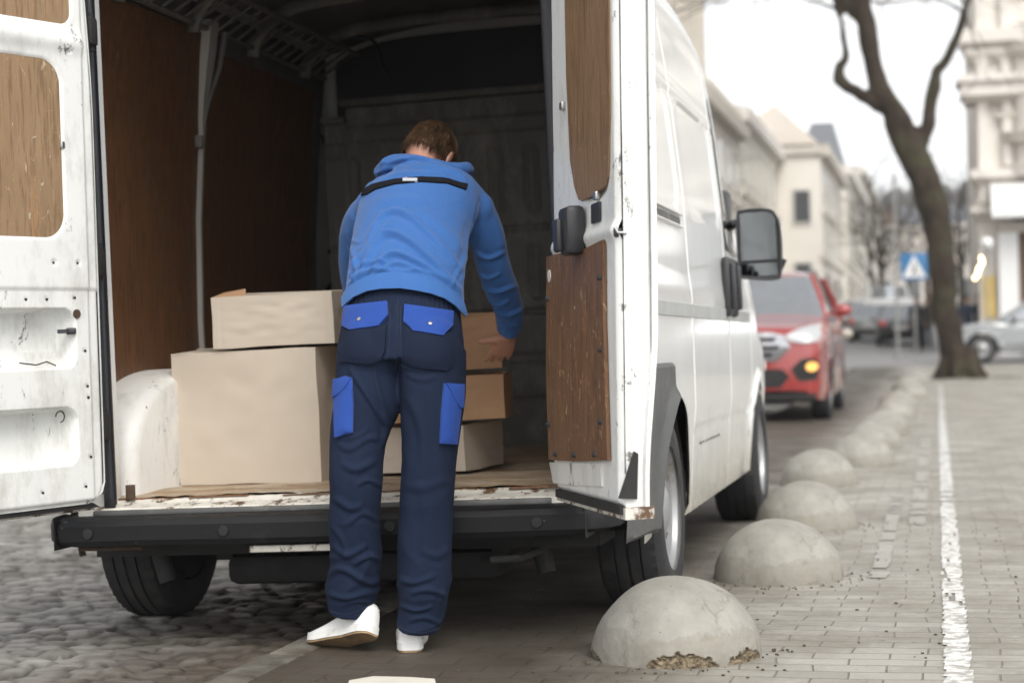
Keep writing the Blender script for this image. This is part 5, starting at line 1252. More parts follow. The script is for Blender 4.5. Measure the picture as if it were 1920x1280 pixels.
# --- shoes
M['shoe'] = pmat('white leather', (.80, .80, .79), .45, var=.04, bump=.06, bscale=60, dirt=(.6, .58, .54), dirts=12, dirta=(.6, .8))
M['sole'] = pmat('white rubber sole', (.72, .72, .70), .55, var=.05, dirt=(.45, .42, .37), dirts=10)
M['gum'] = pmat('tan outsole', (.30, .20, .11), .7, var=.25, vscale=20, dirt=(.12, .09, .06), dirts=14, bump=.5, bscale=60)
def shoe(label, heel, toe, up):
    """heel and toe: underside points"""
    heel, toe, up = (np.array(a, float) for a in (heel, toe, up)); f = toe-heel; L = .295; f /= np.linalg.norm(f); up = up-f*(up@f); up /= np.linalg.norm(up); s = np.cross(f, up)
    def W(x, y, z): return heel+f*(y*L)+s*x+up*z
    def hw(y): return float(np.interp(y, [0, .04, .12, .35, .6, .8, .93, 1.0], [.018, .030, .037, .034, .045, .046, .032, .006]))
    # outsole, midsole
    for nm, z0, z1, e, mat in (('outsole', 0, .006, .0, M['gum']), ('sole', .0062, .030, .003, M['sole'])):
        n = 40; v = []; 
        for z in (z0, z1):
            for i in range(n):
                t = 2*math.pi*i/n; y = .5-.5*math.cos(t); sx = 1 if math.sin(t) > 0 else -1; toeup = .016*float(sst(.72, 1, y))
                v.append(W(sx*(hw(y)+e), y*(1+.01), z+toeup))
        fs = [tuple(range(n)), tuple(reversed(range(n, 2*n)))]+[(i, (i+1) % n, n+(i+1) % n, n+i) for i in range(n)]; mb = MB(); mb.add(v, fs)
        if nm == 'sole':
            so_ = mb.build(label, mat, man, world=True, angle=50)
        else: keep = mb
    keep.build('outsole', M['gum'], so_, world=True)
    # upper
    ks = [(.015, .086, .030, .022), (.05, .100, .040, .030), (.12, .104, .044, .034), (.24, .102, .043, .036), (.36, .094, .042, .036), (.48, .080, .043, .038), (.62, .064, .044, .030), (.78, .052, .042, .024), (.90, .040, .032, .018), (.975, .032, .014, .008)]
    v = []; m_ = 20
    for (y, top, w, _) in ks:
        te = .016*float(sst(.72, 1, y))
        for j in range(m_+1):
            t = math.pi*j/m_; top = top*(1 if j else 1.0); x = math.cos(t); x = math.copysign(abs(x)**.7, x)*min(w, hw(y)+.0); z = .028+te+(top-.028-te*.0)*math.sin(t)**.75; v.append(W(x, y, z))
    k = m_+1; fs = [(i*k+j, i*k+j+1, (i+1)*k+j+1, (i+1)*k+j) for i in range(len(ks)-1) for j in range(m_)]+[tuple(range(k))]
    MB().add(v, fs).build('upper', M['shoe'], so_, world=True, angle=60)
    mb = MB(); mb.tube([W(-.030, .12, .082), W(-.022, .05, .086), W(0, .020, .080), W(.022, .05, .086), W(.030, .12, .082)], [.003]*5, 8); mb.build('collar', M['shoe'], so_, world=True)
    for pts in ([(-.043, .62, .036), (-.034, .66, .050), (0, .68, .0555), (.034, .66, .050), (.043, .62, .036)],):
        mb = MB(); mb.tube([W(*p) for p in spline(pts, 5)], [.0012]*(5*(len(pts)-1)+1), 5); mb.build('stitch_line', M['sole'], so_, world=True)
shoe('shoe', (PB[0]-.004, 5.125, PAVE+.001), (PB[0]-.075, 5.40, PAVE+.001), (0, 0, 1))
shoe('shoe', hL, tL, upL)
# ================================================================== the bare tree by the square
M['bark'] = None
mt, nt, b, co = newmat('plane tree bark', .9, spec=.2)
c = _ramp(nt, _noise(nt, co, 3, 8, .7, (1, 1, .5)), .35, .68, (.024, .018, .013), (.060, .045, .034))
c = _mix(nt, _ramp(nt, _noise(nt, co, 1.4, 5, .6), .5, .66), c, (.06, .056, .032))
nt.links.new(c, b.inputs['Base Color']); nt.links.new(_bump(nt, _noise(nt, co, 9, 8, .75, (1, 1, .3)), .9, .05), b.inputs['Normal']); M['bark'] = mt
def limb(mb, pts, Y, n=16, sub=5, dy=0):
    S = spline([list(unp(a, b_, Y=Y+dy*i))+[w*.76] for i, (a, b_, w) in enumerate(pts)], sub); px_m = F_PX/(Y*.97)
    mb.tube([s[:3] for s in S], [s[3]/px_m for s in S], n, up=np.array([0, 1., 0])); return S
def twigs(mb, p, d, L, r, depth, g, n=5):
    pts = [np.array(p)]; d = np.array(d, float); d /= np.linalg.norm(d); rr_ = [r]
    k = 5
    for i in range(k):
        d = d+np.array([g.gauss(0, .16), g.gauss(0, .16), g.gauss(.03, .14)]); d /= np.linalg.norm(d)
        pts.append(pts[-1]+d*L/k); rr_.append(r*(1-.16*(i+1)))
    mb.tube(pts, rr_, n, caps=False)
    if depth > 0:
        for i in range(g.randint(2, 4)):
            q_ = g.randint(1, k); dd = d+np.array([g.gauss(0, .7), g.gauss(0, .7), g.gauss(.1, .5)])
            twigs(mb, pts[q_], dd, L*g.uniform(.5, .75), r*.5, depth-1, g, max(3, n-1))
TY = 35.7; tg = unp(1795, 722, Y=TY); zb_ = float(gz(TY))+PAVE
mb = MB()
limb(mb, [(1800, 728, 62), (1797, 712, 50), (1790, 680, 38), (1782, 640, 34), (1772, 560, 33), (1764, 480, 35), (1755, 410, 38), (1738, 350, 39), (1715, 300, 40), (1698, 262, 38), (1672, 205, 30), (1650, 165, 27), (1636, 110, 24), (1629, 80, 27), (1624, 40, 25), (1612, 0, 31), (1600, -60, 26), (1580, -160, 18), (1570, -300, 10)], TY, 24)
limb(mb, [(1706, 300, 28), (1728, 262, 23), (1740, 235, 21), (1744, 195, 17), (1752, 165, 19), (1757, 136, 16), (1775, 112, 15), (1795, 65, 12), (1808, 25, 12), (1822, -30, 10), (1850, -140, 7)], TY, 16)
limb(mb, [(1655, 200, 22), (1622, 182, 17), (1592, 166, 15), (1572, 148, 16), (1573, 128, 14), (1585, 105, 10), (1581, 60, 9), (1570, 15, 10), (1556, -30, 8), (1530, -120, 5)], TY, 14)
limb(mb, [(1612, 30, 22), (1585, 0, 20), (1560, -30, 14), (1500, -90, 8)], TY, 12)
for a in range(7):     # root flare
    t = a*.9; c0 = np.array([tg[0]+.05, TY, zb_]); mb.tube([c0+np.array([.2*math.cos(t), .2*math.sin(t), .55]), c0+np.array([.34*math.cos(t), .34*math.sin(t), .15]), c0+np.array([.55*math.cos(t), .55*math.sin(t), -.03])], [.15, .13, .06], 10)
V, N, Fc = remeshed(mb, .045, 2)
V = V+N*np.array([-.012+.045*mnoise.noise(tuple(v*2.2))+.03*mnoise.noise((v[0]*7, v[1]*7, v[2]*3)) for v in V])[:, None]
te = empty('tree', (tg[0], TY, zb_), None, 'large bare leaning tree with forked trunk standing at the end of the row of domes', 'tree')
trk = build('trunk', V, Fc, M['bark'], te, world=True, angle=180)
g = random.Random(12); mb = MB()
for (a, b_, L, dx, dz, k) in ((1556, -30, 2.6, -1, .8, 3), (1575, 20, 1.9, -1.2, .3, 2), (1530, -120, 2.5, -1, -.1, 3), (1500, -90, 3.2, -1, -.35, 3), (1560, -200, 3, -.7, 1, 3), (1570, -300, 3, .3, 1, 3), (1620, -150, 3, .8, .8, 3), (1630, -60, 2.4, 1, .5, 2), (1822, -30, 2.2, .5, 1, 3), (1850, -140, 2.4, .9, .3, 3), (1808, 25, 1.6, -1, .5, 2), (1640, 5, 1.2, 1, -.1, 2), (1600, -60, 3.5, -1, .3, 3), (1470, -100, 2.6, -1, -.45, 3), (1845, -100, 2.5, -1, -.3, 3)):
    twigs(mb, unp(a, b_, Y=TY+g.uniform(-.6, .6)), (dx, g.uniform(-.6, .6), dz), L, .035, k, g)
for _ in range(26):
    twigs(mb, unp(g.uniform(1340, 1900), g.uniform(-230, -20), Y=TY+g.uniform(-2, 2)), (g.uniform(-1, 1), g.uniform(-.5, .5), g.uniform(-.9, .1)), g.uniform(1.2, 2.2), .016, 2, g, 4)
build('crown', mb.v, mb.f, M['bark'], te, world=True)
mb = MB(); 
for i in range(40):
    t = g.uniform(0, 6.28); r = g.uniform(.5, 1.15); s = g.uniform(.03, .09); mb.box((tg[0]+r*math.cos(t)*1.3, TY+r*math.sin(t), zb_+.008), (s*2, s*2, .012))
o = mb.build('soil', pmat('dark soil', (.06, .05, .038), .95, var=.4), smooth=False); o['kind'] = 'stuff'
# far bare trees
def bare_tree(px, Y, h, label, seed):
    g = random.Random(seed); p = unp(px, 600, Y=Y); z = float(gz(Y)); e = empty('bare_tree', (p[0], Y, z), None, label, 'tree', 'bare street trees far down the street')
    mb = MB(); b0 = np.array([p[0], Y, z-.1]); top = b0+np.array([g.uniform(-.4, .4), 0, h*.42]); mb.tube([b0, (b0+top)/2+np.array([g.uniform(-.2, .2), 0, 0]), top], [.2, .16, .13], 10); mb.build('trunk', M['bark'], e, world=True)
    mb = MB()
    for i in range(8): twigs(mb, top-np.array([0, 0, g.uniform(0, 1.2)]), (g.gauss(0, .5), g.gauss(0, .5), 1), h*.42, .07, 3, g)
    build('crown', mb.v, mb.f, M['bark'], e, world=True)
bare_tree(1660, 92, 8.5, 'slender bare tree left of the blue crossing sign', 3); bare_tree(1640, 118, 9.0, 'bare tree farther down, against the cream houses', 8); bare_tree(1748, 105, 9.5, 'bare tree showing between the big trunk and the right corner building', 4); bare_tree(1795, 88, 7.5, 'low bare tree close to the corner building', 6); bare_tree(1700, 140, 10, 'farthest bare tree, behind the blue crossing sign', 5)
# ================================================================== vehicles
M['red'] = pmat('red car paint', (.27, .020, .017), .2, coat=1.0, var=.05)
M['silver'] = pmat('silver car paint', (.31, .32, .325), .3, metal=.4, coat=.8, var=.04)
M['white'] = pmat('white car paint', (.75, .75, .75), .3, coat=.8, var=.03)
M['beige'] = pmat('beige car paint', (.40, .355, .30), .3, coat=.8, var=.04)
M['black'] = pmat('black car paint', (.015, .016, .02), .3, coat=.8, var=.04)
M['carglass'] = pmat('car window glass', (.36, .38, .40), .06, metal=.8, coat=1, var=.1)
M['chrome'] = pmat('chrome', (.42, .42, .43), .15, metal=1, var=.03)
M['lens'] = pmat('clear lamp lens', (.42, .43, .44), .12, coat=1, var=.05)
M['amber'] = pmat('lit amber lamp', (.6, .33, .08), .3, emit=((1, .50, .12), .45))
M['redlens'] = pmat('red lamp lens', (.55, .03, .02), .25, coat=.8)
M['plate'] = pmat('number plate', (.7, .7, .68), .4)
TYPES = {
 'suv': dict(L=4.55, W=.92, ax=(.90, 3.60), wr=.345, body=[(0, .72, .36, .86), (.04, .80, .30, .97), (.15, .86, .26, 1.04), (.5, .905, .25, 1.10), (1.05, .92, .25, 1.17), (1.3, .92, .25, 1.20), (2.5, .92, .26, 1.22), (3.8, .915, .28, 1.22), (4.3, .89, .32, 1.16), (4.5, .84, .40, 1.02), (4.55, .78, .45, .95)], cab=(1.15, 2.0, 3.95, 4.35, 1.17, 1.68, .86, .66)),
 'sedan': dict(L=4.60, W=.88, ax=(.92, 3.58), wr=.315, body=[(0, .66, .34, .62), (.05, .76, .26, .70), (.25, .84, .20, .76), (.7, .87, .19, .84), (1.25, .88, .19, .92), (2.5, .88, .20, .94), (3.7, .88, .22, .96), (4.25, .85, .26, .95), (4.52, .80, .34, .90), (4.60, .74, .42, .80)], cab=(1.2, 2.05, 3.25, 4.05, .91, 1.43, .82, .60)),
 'van': dict(L=5.0, W=.98, ax=(.9, 3.9), wr=.34, body=[(0, .80, .40, .9), (.05, .90, .32, 1.05), (.4, .95, .28, 1.2), (.9, .98, .28, 1.35), (2, .98, .28, 1.5), (4.9, .97, .30, 1.5), (5.0, .93, .4, 1.45)], cab=(.7, 1.5, 4.85, 4.98, 1.30, 2.1, .95, .85)),
}
def car(kind, paintm, label, cat, loc, rz, group=None, front=True, lights=False, name=None):
    T = TYPES[kind]; e = empty(name or ('parked_van' if kind == 'van' else 'parked_car'), loc, Matrix.Rotation(rz, 3, 'Z'), label, cat, group)
    st = spline(T['body'], 5); ys = list(st[:, 0])
    for a in T['ax']: ys += [a+(T['wr']+.05)*math.cos(math.pi*i/14) for i in range(15)]
    ys = sorted(ys); v = []; K = 23
    for y in ys:
        hw, zl, zt = (float(np.interp(y, st[:, 0], st[:, k])) for k in (1, 2, 3)); zl0 = zl
        for a in T['ax']:
            if abs(y-a) < T['wr']+.0501: zl = max(zl, T['wr']+math.sqrt(max(0, (T['wr']+.05)**2-(y-a)**2)))
        zl = min(zl, zt-.1)
        half = [(hw*.96 if zl0 == zl else hw, zl), (hw*.99, zl+(zt-zl)*.15), (hw*1.0, zl+(zt-zl)*.4), (hw*.985, zl+(zt-zl)*.58), (hw*.995, zl+(zt-zl)*.68), (hw*.98, zl+(zt-zl)*.82), (hw*.94, zl+(zt-zl)*.92), (hw*.86, zt-.012), (hw*.70, zt+.004), (hw*.45, zt+.016), (hw*.2, zt+.02)]
        v += [(x, y, z) for x, z in half]+[(0, y, zt+.022)]+[(-x, y, z) for x, z in reversed(half)]
    f = [(i*K+j, i*K+j+1, (i+1)*K+j+1, (i+1)*K+j) for i in range(len(ys)-1) for j in range(K-1)]+[tuple(range(K)), tuple((len(ys)-1)*K+j for j in reversed(range(K)))]
    bo = MB().add(v, f).build('body', paintm, e, angle=50); bv = bvh_of(v, f)
    mb = MB(); mb.box((0, T['L']/2, .38), (T['W']*1.7, T['L']*.88, .30)); mb.build('chassis', M['under'], e)
    y0, y1, y2, y3, zb, zt, wb, wt = T['cab']; n = 8; v = []
    def ring(t):
        z = zb+(zt-zb)*t; a = y0+(y1-y0)*t; d = y3+(y2-y3)*t; w = wb+(wt-wb)*t**1.2; r = .12
        P = rrpoly(-w, w, a, d, r+.05*t, 4); return [(p[0], p[1]+.05*(1-(p[0]/w)**2)*(-1 if p[1] < (a+d)/2 else 1), z) for p in P]
    R_ = [ring(i/n) for i in range(n+1)]; k = len(R_[0]); v = [p for r in R_ for p in r]
    f = [(i*k+j, i*k+(j+1) % k, (i+1)*k+(j+1) % k, (i+1)*k+j) for i in range(n) for j in range(k)]; MB().add(v, f).build('windows', M['carglass'], e, angle=60)
    rr_ = [(p[0], p[1], p[2]-.03) for p in R_[-1]]; top = [(p[0]*1.0, p[1], zt+.01) for p in R_[-1]]; top2 = [(p[0]*.80, (p[1]-(y1+y2)/2)*.86+(y1+y2)/2, zt+.05) for p in R_[-1]]
    v = rr_+top+top2; MB().add(v, [(i*k+j, i*k+(j+1) % k, (i+1)*k+(j+1) % k, (i+1)*k+j) for i in range(2) for j in range(k)]+[tuple(2*k+j for j in range(k))]).build('roof', paintm, e, angle=50)
    for s in (1, -1):
        for (ya, yb_, w) in ((y0+.05, y1+.06, .035), ((y0+y3)/2+.1, (y1+y2)/2+.1, .03), (y3-.06, y2-.06, .05)):
            mb = MB(); mb.tube([(s*(wb-.02), ya, zb-.02), (s*(wb+wt)/2*1.005, (ya+yb_)/2, (zb+zt)/2), (s*(wt-.01), yb_, zt)], [(w, w*.6)]*3, 8, up=np.array([0, 1., 0])); mb.build('pillar', paintm if w != .03 else M['under'], e)
        mb = MB(); mb.tube([(s*wb*.95, y0+.45, zb+.03), (s*(wb+.12), y0+.42, zb+.06)], [.025, .02], 8); mb.ell((s*(wb+.17), y0+.42, zb+.08), (.10, .07, .075)); mb.build('side_mirror', paintm, e)
        for zz in (0,):
            for dy in (1.9, 2.85):
                mb = MB(); mb.box((s*(T['W']*.995+.01), dy+.3, zb-.17), (.03, .16, .025), bev=.008); mb.build('door_handle', paintm, e)
        for a in T['ax']:
            tv, tf = tyre_mesh(T['wr'], .21); c = (s*(T['W']-.115), a, T['wr']); w_ = build('wheel', [(p[0]+c[0], p[1]+c[1], p[2]+c[2]) for p in tv], tf, M['tyre'], e, angle=30)
            rm = rim_mesh(T['wr'], .21, s, 10); rm.v = [(p[0]+c[0], p[1]+c[1], p[2]+c[2]) for p in rm.v]; rm.build('rim', M['rim'], w_, angle=35)
    def on(name_, poly, mat, off=.002, th=.008, back=False, parent=e, cell=.08):
        o_ = (lambda a, b_: ((a, -3, b_), (0, 1, 0))) if not back else (lambda a, b_: ((a, T['L']+3, b_), (0, -1, 0)))
        return patch(name_, bv, poly, o_, off, th, mat, parent, cell, world=False)
    return e, T, on, bo
sp = unp(1393, 700, Y=20.0)
e, T, on, bo = car('suv', M['red'], 'red SUV parked facing the camera beyond the white van, fog lamp lit', 'car', (sp[0], 19.85, .055), 0)
for s in (1, -1):
    on('headlight', [(s*x, z) for x, z in ((.52, .90), (.66, .875), (.81, .885), (.84, .97), (.83, 1.08), (.72, 1.05), (.58, 1.0), (.48, .955))][::s], M['lens'], .004, .02)
    on('fog_surround', [(s*x, z) for x, z in ((.54, .60), (.62, .47), (.80, .48), (.83, .60), (.80, .71), (.66, .71))][::s], M['under'], .004, .01)
    fo = on('fog_lamp', [(s*(.75+.052*math.cos(t*.52)), .62+.052*math.sin(t*.52)) for t in range(12)][::s], M['amber'], .018, .02)
gl = [(-.54, .84), (-.38, .69), (.38, .69), (.54, .84), (.46, .96), (.32, .99), (-.32, .99), (-.46, .96)]
gr = on('grille', gl, M['chrome'], .006, .018)
for k, z in enumerate((.755, .835, .915)):
    w = .33 if k == 0 else .40 if k == 1 else .36; on('grille_slot', [(-w, z-.024), (w, z-.024), (w+.02, z+.024), (-w-.02, z+.024)], M['under'], .028, .003, parent=gr)
on('lower_intake', [(-.42, .40), (.42, .40), (.52, .52), (.44, .60), (-.44, .60), (-.52, .52)], M['under'], .004, .008)
on('skid_plate', [(-.56, .33), (.56, .33), (.60, .39), (.42, .375), (.36, .355), (-.36, .355), (-.42, .375), (-.60, .39)], M['rim'], .012, .012)
on('number_plate', [(-.26, .60), (.26, .60), (.26, .70), (-.26, .70)], M['plate'], .03, .006)
for s in (1, -1):
    mb = MB(); mb.tube([(s*.62, 2.1, 1.745), (s*.63, 3.0, 1.76), (s*.60, 3.8, 1.735)], [.018]*3, 8); mb.build('roof_bar', M['chrome'], e)
mb = MB(); mb.box((0, .12, .30), (1.60, .20, .10), bev=.03); mb.build('bumper_skirt', M['under'], e)
# beige car parked behind it
sp = unp(1540, 700, Y=27)
car('sedan', M['beige'], 'beige car mostly hidden behind the red SUV', 'car', (sp[0]-.62, 26.0, float(gz(27))+.01), rad(1))
# silver sedan crossing at the right
sp = unp(1762, 660, Y=47.5); c_ = car('sedan', M['silver'], 'silver saloon car side-on at the right edge, front end pointing at the tree', 'car', (sp[0], 47.5, float(gz(47.5))+.03), rad(-90))
c_[0].matrix_basis = c_[0].matrix_basis @ Matrix.Scale(1.12, 4)
for s in (1, -1): c_[2]('headlight', [(s*x, z) for x, z in ((.42, .56), (.70, .56), (.72, .66), (.45, .64))][::s], M['lens'], .004, .02)
c_[2]('number_plate', [(-.25, .42), (.25, .42), (.25, .52), (-.25, .52)], M['plate'], .01, .006)
def rear_view(kind, m_, label, px, Y, rz=0, name=None):
    p = unp(px, 640, Y=Y); T = TYPES[kind]; g_ = float(gz(Y))+.03
    c_ = car(kind, m_, label, 'van' if kind == 'van' else 'car', (p[0], Y+T['L'], g_), math.pi+rz, 'cars far down the street', name=name)
    zt = .78 if kind != 'van' else 1.1
    for s in (1, -1): c_[2]('tail_lamp', [(s*x, z) for x, z in ((.52, zt-.02), (.74, zt-.02), (.74, zt+.13), (.54, zt+.13))][::s], M['redlens'], .004, .02, True)
    c_[2]('number_plate', [(-.25, zt-.12), (.25, zt-.12), (.25, zt-.01), (-.25, zt-.01)], M['plate'], .01, .006, True)
    return c_
# rear lamps face the camera: these cars point away
def away(kind, m_, label, px, Y, rz=0):
    p = unp(px, 640, Y=Y); T = TYPES[kind]; g_ = float(gz(Y))+.03
    R3 = Matrix.Rotation(math.pi+rz, 3, 'Z'); off = R3 @ Vector((0, T['L'], 0))
    c_ = car(kind, m_, label, 'van' if kind == 'van' else 'car', (p[0]-off.x, Y-off.y, g_), math.pi+rz, 'cars far down the street')
    zt = .74 if kind != 'van' else 1.0
    for s in (1, -1): c_[2]('tail_lamp', [(s*x, z) for x, z in ((.50, zt-.03), (.74, zt-.03), (.74, zt+.14), (.52, zt+.14))][::-s], M['redlens'], .004, .03, True)
    c_[2]('number_plate', [(-.25, zt-.16), (.25, zt-.16), (.25, zt-.03), (-.25, zt-.03)][::-1], M['plate'], .01, .006, True)
away('sedan', M['silver'], 'silver hatchback seen from behind, beside the red SUV\'s mirror', 1628, 72, rad(-3))
away('sedan', M['black'], 'dark car seen from behind, half hidden by the thin sign post', 1690, 66, rad(2))
away('van', M['white'], 'small white van farther off behind the silver hatchback', 1668, 90)
away('sedan', M['white'], 'white car far off, left of the small white van', 1600, 96)
# ================================================================== people far off
def walker(label, px, Y, coat, legs, h=1.74, step=.18, lean=0, hairc=(.03, .02, .015)):
    p = unp(px, 640, Y=Y); z0 = float(gz(Y))+(PAVE if Y < 44 else .02); o = np.array([p[0], Y, z0]); k = h/1.74
    def q_(x, y, z): return o+np.array([x, y, z])*k
    mb = MB(); mb.ell(q_(lean, 0, 1.62), (.075*k, .09*k, .115*k)); mb.tube([q_(lean, 0, 1.55), q_(lean*.8, 0, 1.42)], [.05, .06], 10)
    mb.ell(q_(lean, -.09, 1.61), (.014, .02, .02))
    mb.tube([q_(0, 0, .88), q_(lean*.5, 0, 1.15), q_(lean*.8, 0, 1.40)], [(.13, .09), (.13, .09), (.15, .08)], 14)
    arms = []
    for s in (1, -1):
        sh, el, wr_ = q_(s*.19+lean*.8, 0, 1.38), q_(s*.25, s*.08, 1.10), q_(s*.22, s*.14-.08, .86); arms.append((sh, el, wr_))
        mb.tube([sh, el, wr_], [.045, .036, .026], 10); hand(mb, wr_, (0, -.15*s, -1), (s, 0, 0), s, (.3, .3, .35, .4))
        mb.tube([q_(s*.09, 0, .90), q_(s*.095, s*step*.5-.03, .48), q_(s*.09, s*step, .06)], [.08, .05, .036], 10); mb.ell(q_(s*.09, s*step-.07, .045), (.042, .12, .04))
    V, N, Fc = remeshed(mb, .009, 3); m_ = build('person', V-o, Fc, M['skin'], angle=180); m_.location = tuple(o); MAT[m_.name] = Matrix.Translation(m_.location); tag(m_, label, 'person', 'people on the pavement far off')
    mb = MB(); mb.tube([q_(0, 0, .72), q_(lean*.4, 0, 1.0), q_(lean*.7, 0, 1.25), q_(lean*.8, 0, 1.42), q_(lean*.9, 0, 1.49)], [(.20, .15), (.185, .14), (.20, .14), (.18, .11), (.08, .08)], 18)
    for sh, el, wr_ in arms: mb.tube([sh, el, wr_], [.072, .060, .048], 12)
    V, N, Fc = remeshed(mb, .012, 4); build('coat', wobble(V, N, .01, 6, 1), Fc, coat, m_, world=True, angle=180)
    mb = MB(); mb.tube([q_(0, 0, .95), q_(0, 0, .80)], [(.16, .12), (.17, .13)], 14)
    for s in (1, -1): mb.tube([q_(s*.085, 0, .88), q_(s*.095, s*step*.5-.03, .48), q_(s*.09, s*step, .07)], [.10, .075, .065], 12)
    V, N, Fc = remeshed(mb, .012, 4); build('trousers', V, Fc, legs, m_, world=True, angle=180)
    for s in (1, -1):
        mb = MB(); mb.ell(q_(s*.09, s*step-.06, .045), (.055, .145, .052)); mb.build('shoe', M['black'], m_, world=True)
    mb = MB(); mb.ell(q_(lean, .012, 1.645), (.084*k, .098*k, .112*k)); mb.build('hair', pmat('dark hair', hairc, .6), m_, world=True)
M['coat1'] = fabric('black coat', (.012, .013, .018)); M['coat2'] = fabric('dark navy jacket', (.016, .026, .055)); M['jeans'] = fabric('dark jeans', (.03, .035, .05)); M['tanc'] = fabric('grey brown coat', (.10, .085, .07))
walker('person in black coat walking on the pavement left of the big trunk', 1722, 60, M['coat1'], M['coat1'], 1.78, .26)
walker('person in grey brown coat just behind the one in black', 1739, 64, M['tanc'], M['jeans'], 1.70)
walker('person in navy jacket standing behind the silver saloon, left one of the pair', 1816, 56, M['coat2'], M['coat1'], 1.74)
walker('person in black coat with brown hair beside the navy jacket, right one of the pair', 1836, 57, M['coat1'], M['jeans'], 1.80, hairc=(.10, .05, .03))
# ================================================================== street furniture
M['pole'] = pmat('grey painted pole', (.30, .30, .29), .5, metal=.3)
M['signblue'] = pmat('blue sign face', (.03, .17, .38), .4, var=.03); M['signwhite'] = pmat('white sign face', (.80, .80, .80), .4, var=.02); M['signblack'] = pmat('black sign print', (.02, .02, .02), .5)
p = unp(1714, 500, Y=56); s0 = empty('crossing_sign', (p[0], 56, float(gz(56))), None, 'square blue pedestrian crossing sign with white triangle, left of the big trunk', 'road sign')
mb = MB(); mb.cyl((0, 0, 0), (0, 0, p[2]-float(gz(56))+.45), .035); mb.build('post', M['pole'], s0)
zc = p[2]-float(gz(56)); w = .40
mb = MB(); mb.box((0, -.05, zc), (w*2, .02, w*2), bev=.006); sg = mb.build('sign_plate', M['signblue'], s0)
def flat(name, poly, y, m_, parent, t=.004):
    n = len(poly); mb = MB(); mb.add([(a, y, b_) for a, b_ in poly]+[(a, y+t, b_) for a, b_ in poly], [tuple(range(n)), tuple(reversed(range(n, 2*n)))]+[(i, (i+1) % n, n+(i+1) % n, n+i) for i in range(n)]); return mb.build(name, m_, parent, smooth=False)
tri = flat('white_triangle', [(-.35, zc-.32), (.35, zc-.32), (0, zc+.34)], -.066, M['signwhite'], sg)
flat('walking_figure', [(-.10, zc-.24), (-.02, zc-.10), (-.03, zc+.02), (.0, zc+.07), (.05, zc+.02), (.04, zc-.10), (.12, zc-.24), (.08, zc-.25), (.02, zc-.14), (-.06, zc-.25)], -.072, M['signblack'], tri)
flat('figure_head', [(.01+.03*math.cos(t*.8), zc+.11+.03*math.sin(t*.8)) for t in range(8)], -.072, M['signblack'], tri)
for px, Y, top, lab in ((1682, 52, 330, 'thin grey post in front of the dark car'), (1716, 60, 560, 'short grey post beside the person in black')):
    p = unp(px, 600, Y=Y); zt = unp(px, top, Y=Y)[2]; e = empty('post', (p[0], Y, float(gz(Y))), None, lab, 'post')
    mb = MB(); mb.tube([(0, 0, 0), (0, 0, .3), (0, 0, .3), (0, 0, zt-float(gz(Y)))], [.07, .07, .045, .04], 14); mb.build('shaft', M['pole'], e); mb = MB(); mb.ell((0, 0, zt-float(gz(Y))), (.06, .06, .06)); mb.build('cap', M['pole'], e)
p = unp(1850, 456, Y=50); e = empty('globe_lamp', (p[0], 50, float(gz(50))), None, 'street lamp with white globe in front of the corner building', 'street lamp')
mb = MB(); zz = p[2]-float(gz(50)); mb.tube([(0, 0, 0), (0, 0, .5), (0, 0, .55), (0, 0, zz-.15)], [.09, .08, .045, .035], 12); mb.build('post', M['pole'], e); mb = MB(); mb.ell((0, 0, zz), (.17, .17, .17)); mb.build('globe', M['signwhite'], e)
# ================================================================== buildings
M['cream'] = pmat('cream render', (.80, .76, .69), .85, var=.05, vscale=.5, dirt=(.66, .62, .54), dirts=.5, dirta=(.55, .85))
M['cream2'] = pmat('pale yellow render', (.81, .77, .67), .85, var=.05, vscale=.5, dirt=(.68, .62, .50), dirts=.4, dirta=(.55, .85))
M['pinkish'] = pmat('pinkish brown render', (.66, .60, .53), .85, var=.08, vscale=.6)
M['stone'] = pmat('grey beige stone', (.50, .46, .41), .85, var=.1, vscale=.7, dirt=(.32, .29, .25), dirts=.8, dirta=(.5, .8))
M['stone2'] = pmat('pale corner building stone', (.74, .70, .65), .85, var=.07, vscale=.8, dirt=(.42, .38, .33), dirts=1.2, dirta=(.52, .8))
M['trim'] = pmat('darker stone trim', (.56, .52, .46), .8, var=.12, vscale=2)
M['slate'] = pmat('slate roof', (.15, .16, .18), .6, var=.1); M['tin'] = pmat('pale tin roof', (.55, .57, .58), .45, metal=.2, var=.1); M['tile'] = pmat('brown tile roof', (.22, .15, .11), .8, var=.15)
M['frame'] = pmat('white window frame', (.62, .60, .56), .6); M['pane'] = pmat('dark window pane', (.07, .075, .08), .1, coat=1, var=.2); M['brown'] = pmat('brown shop woodwork', (.13, .075, .045), .6)
M['yellow'] = pmat('yellow sign', (.75, .50, .05), .5)
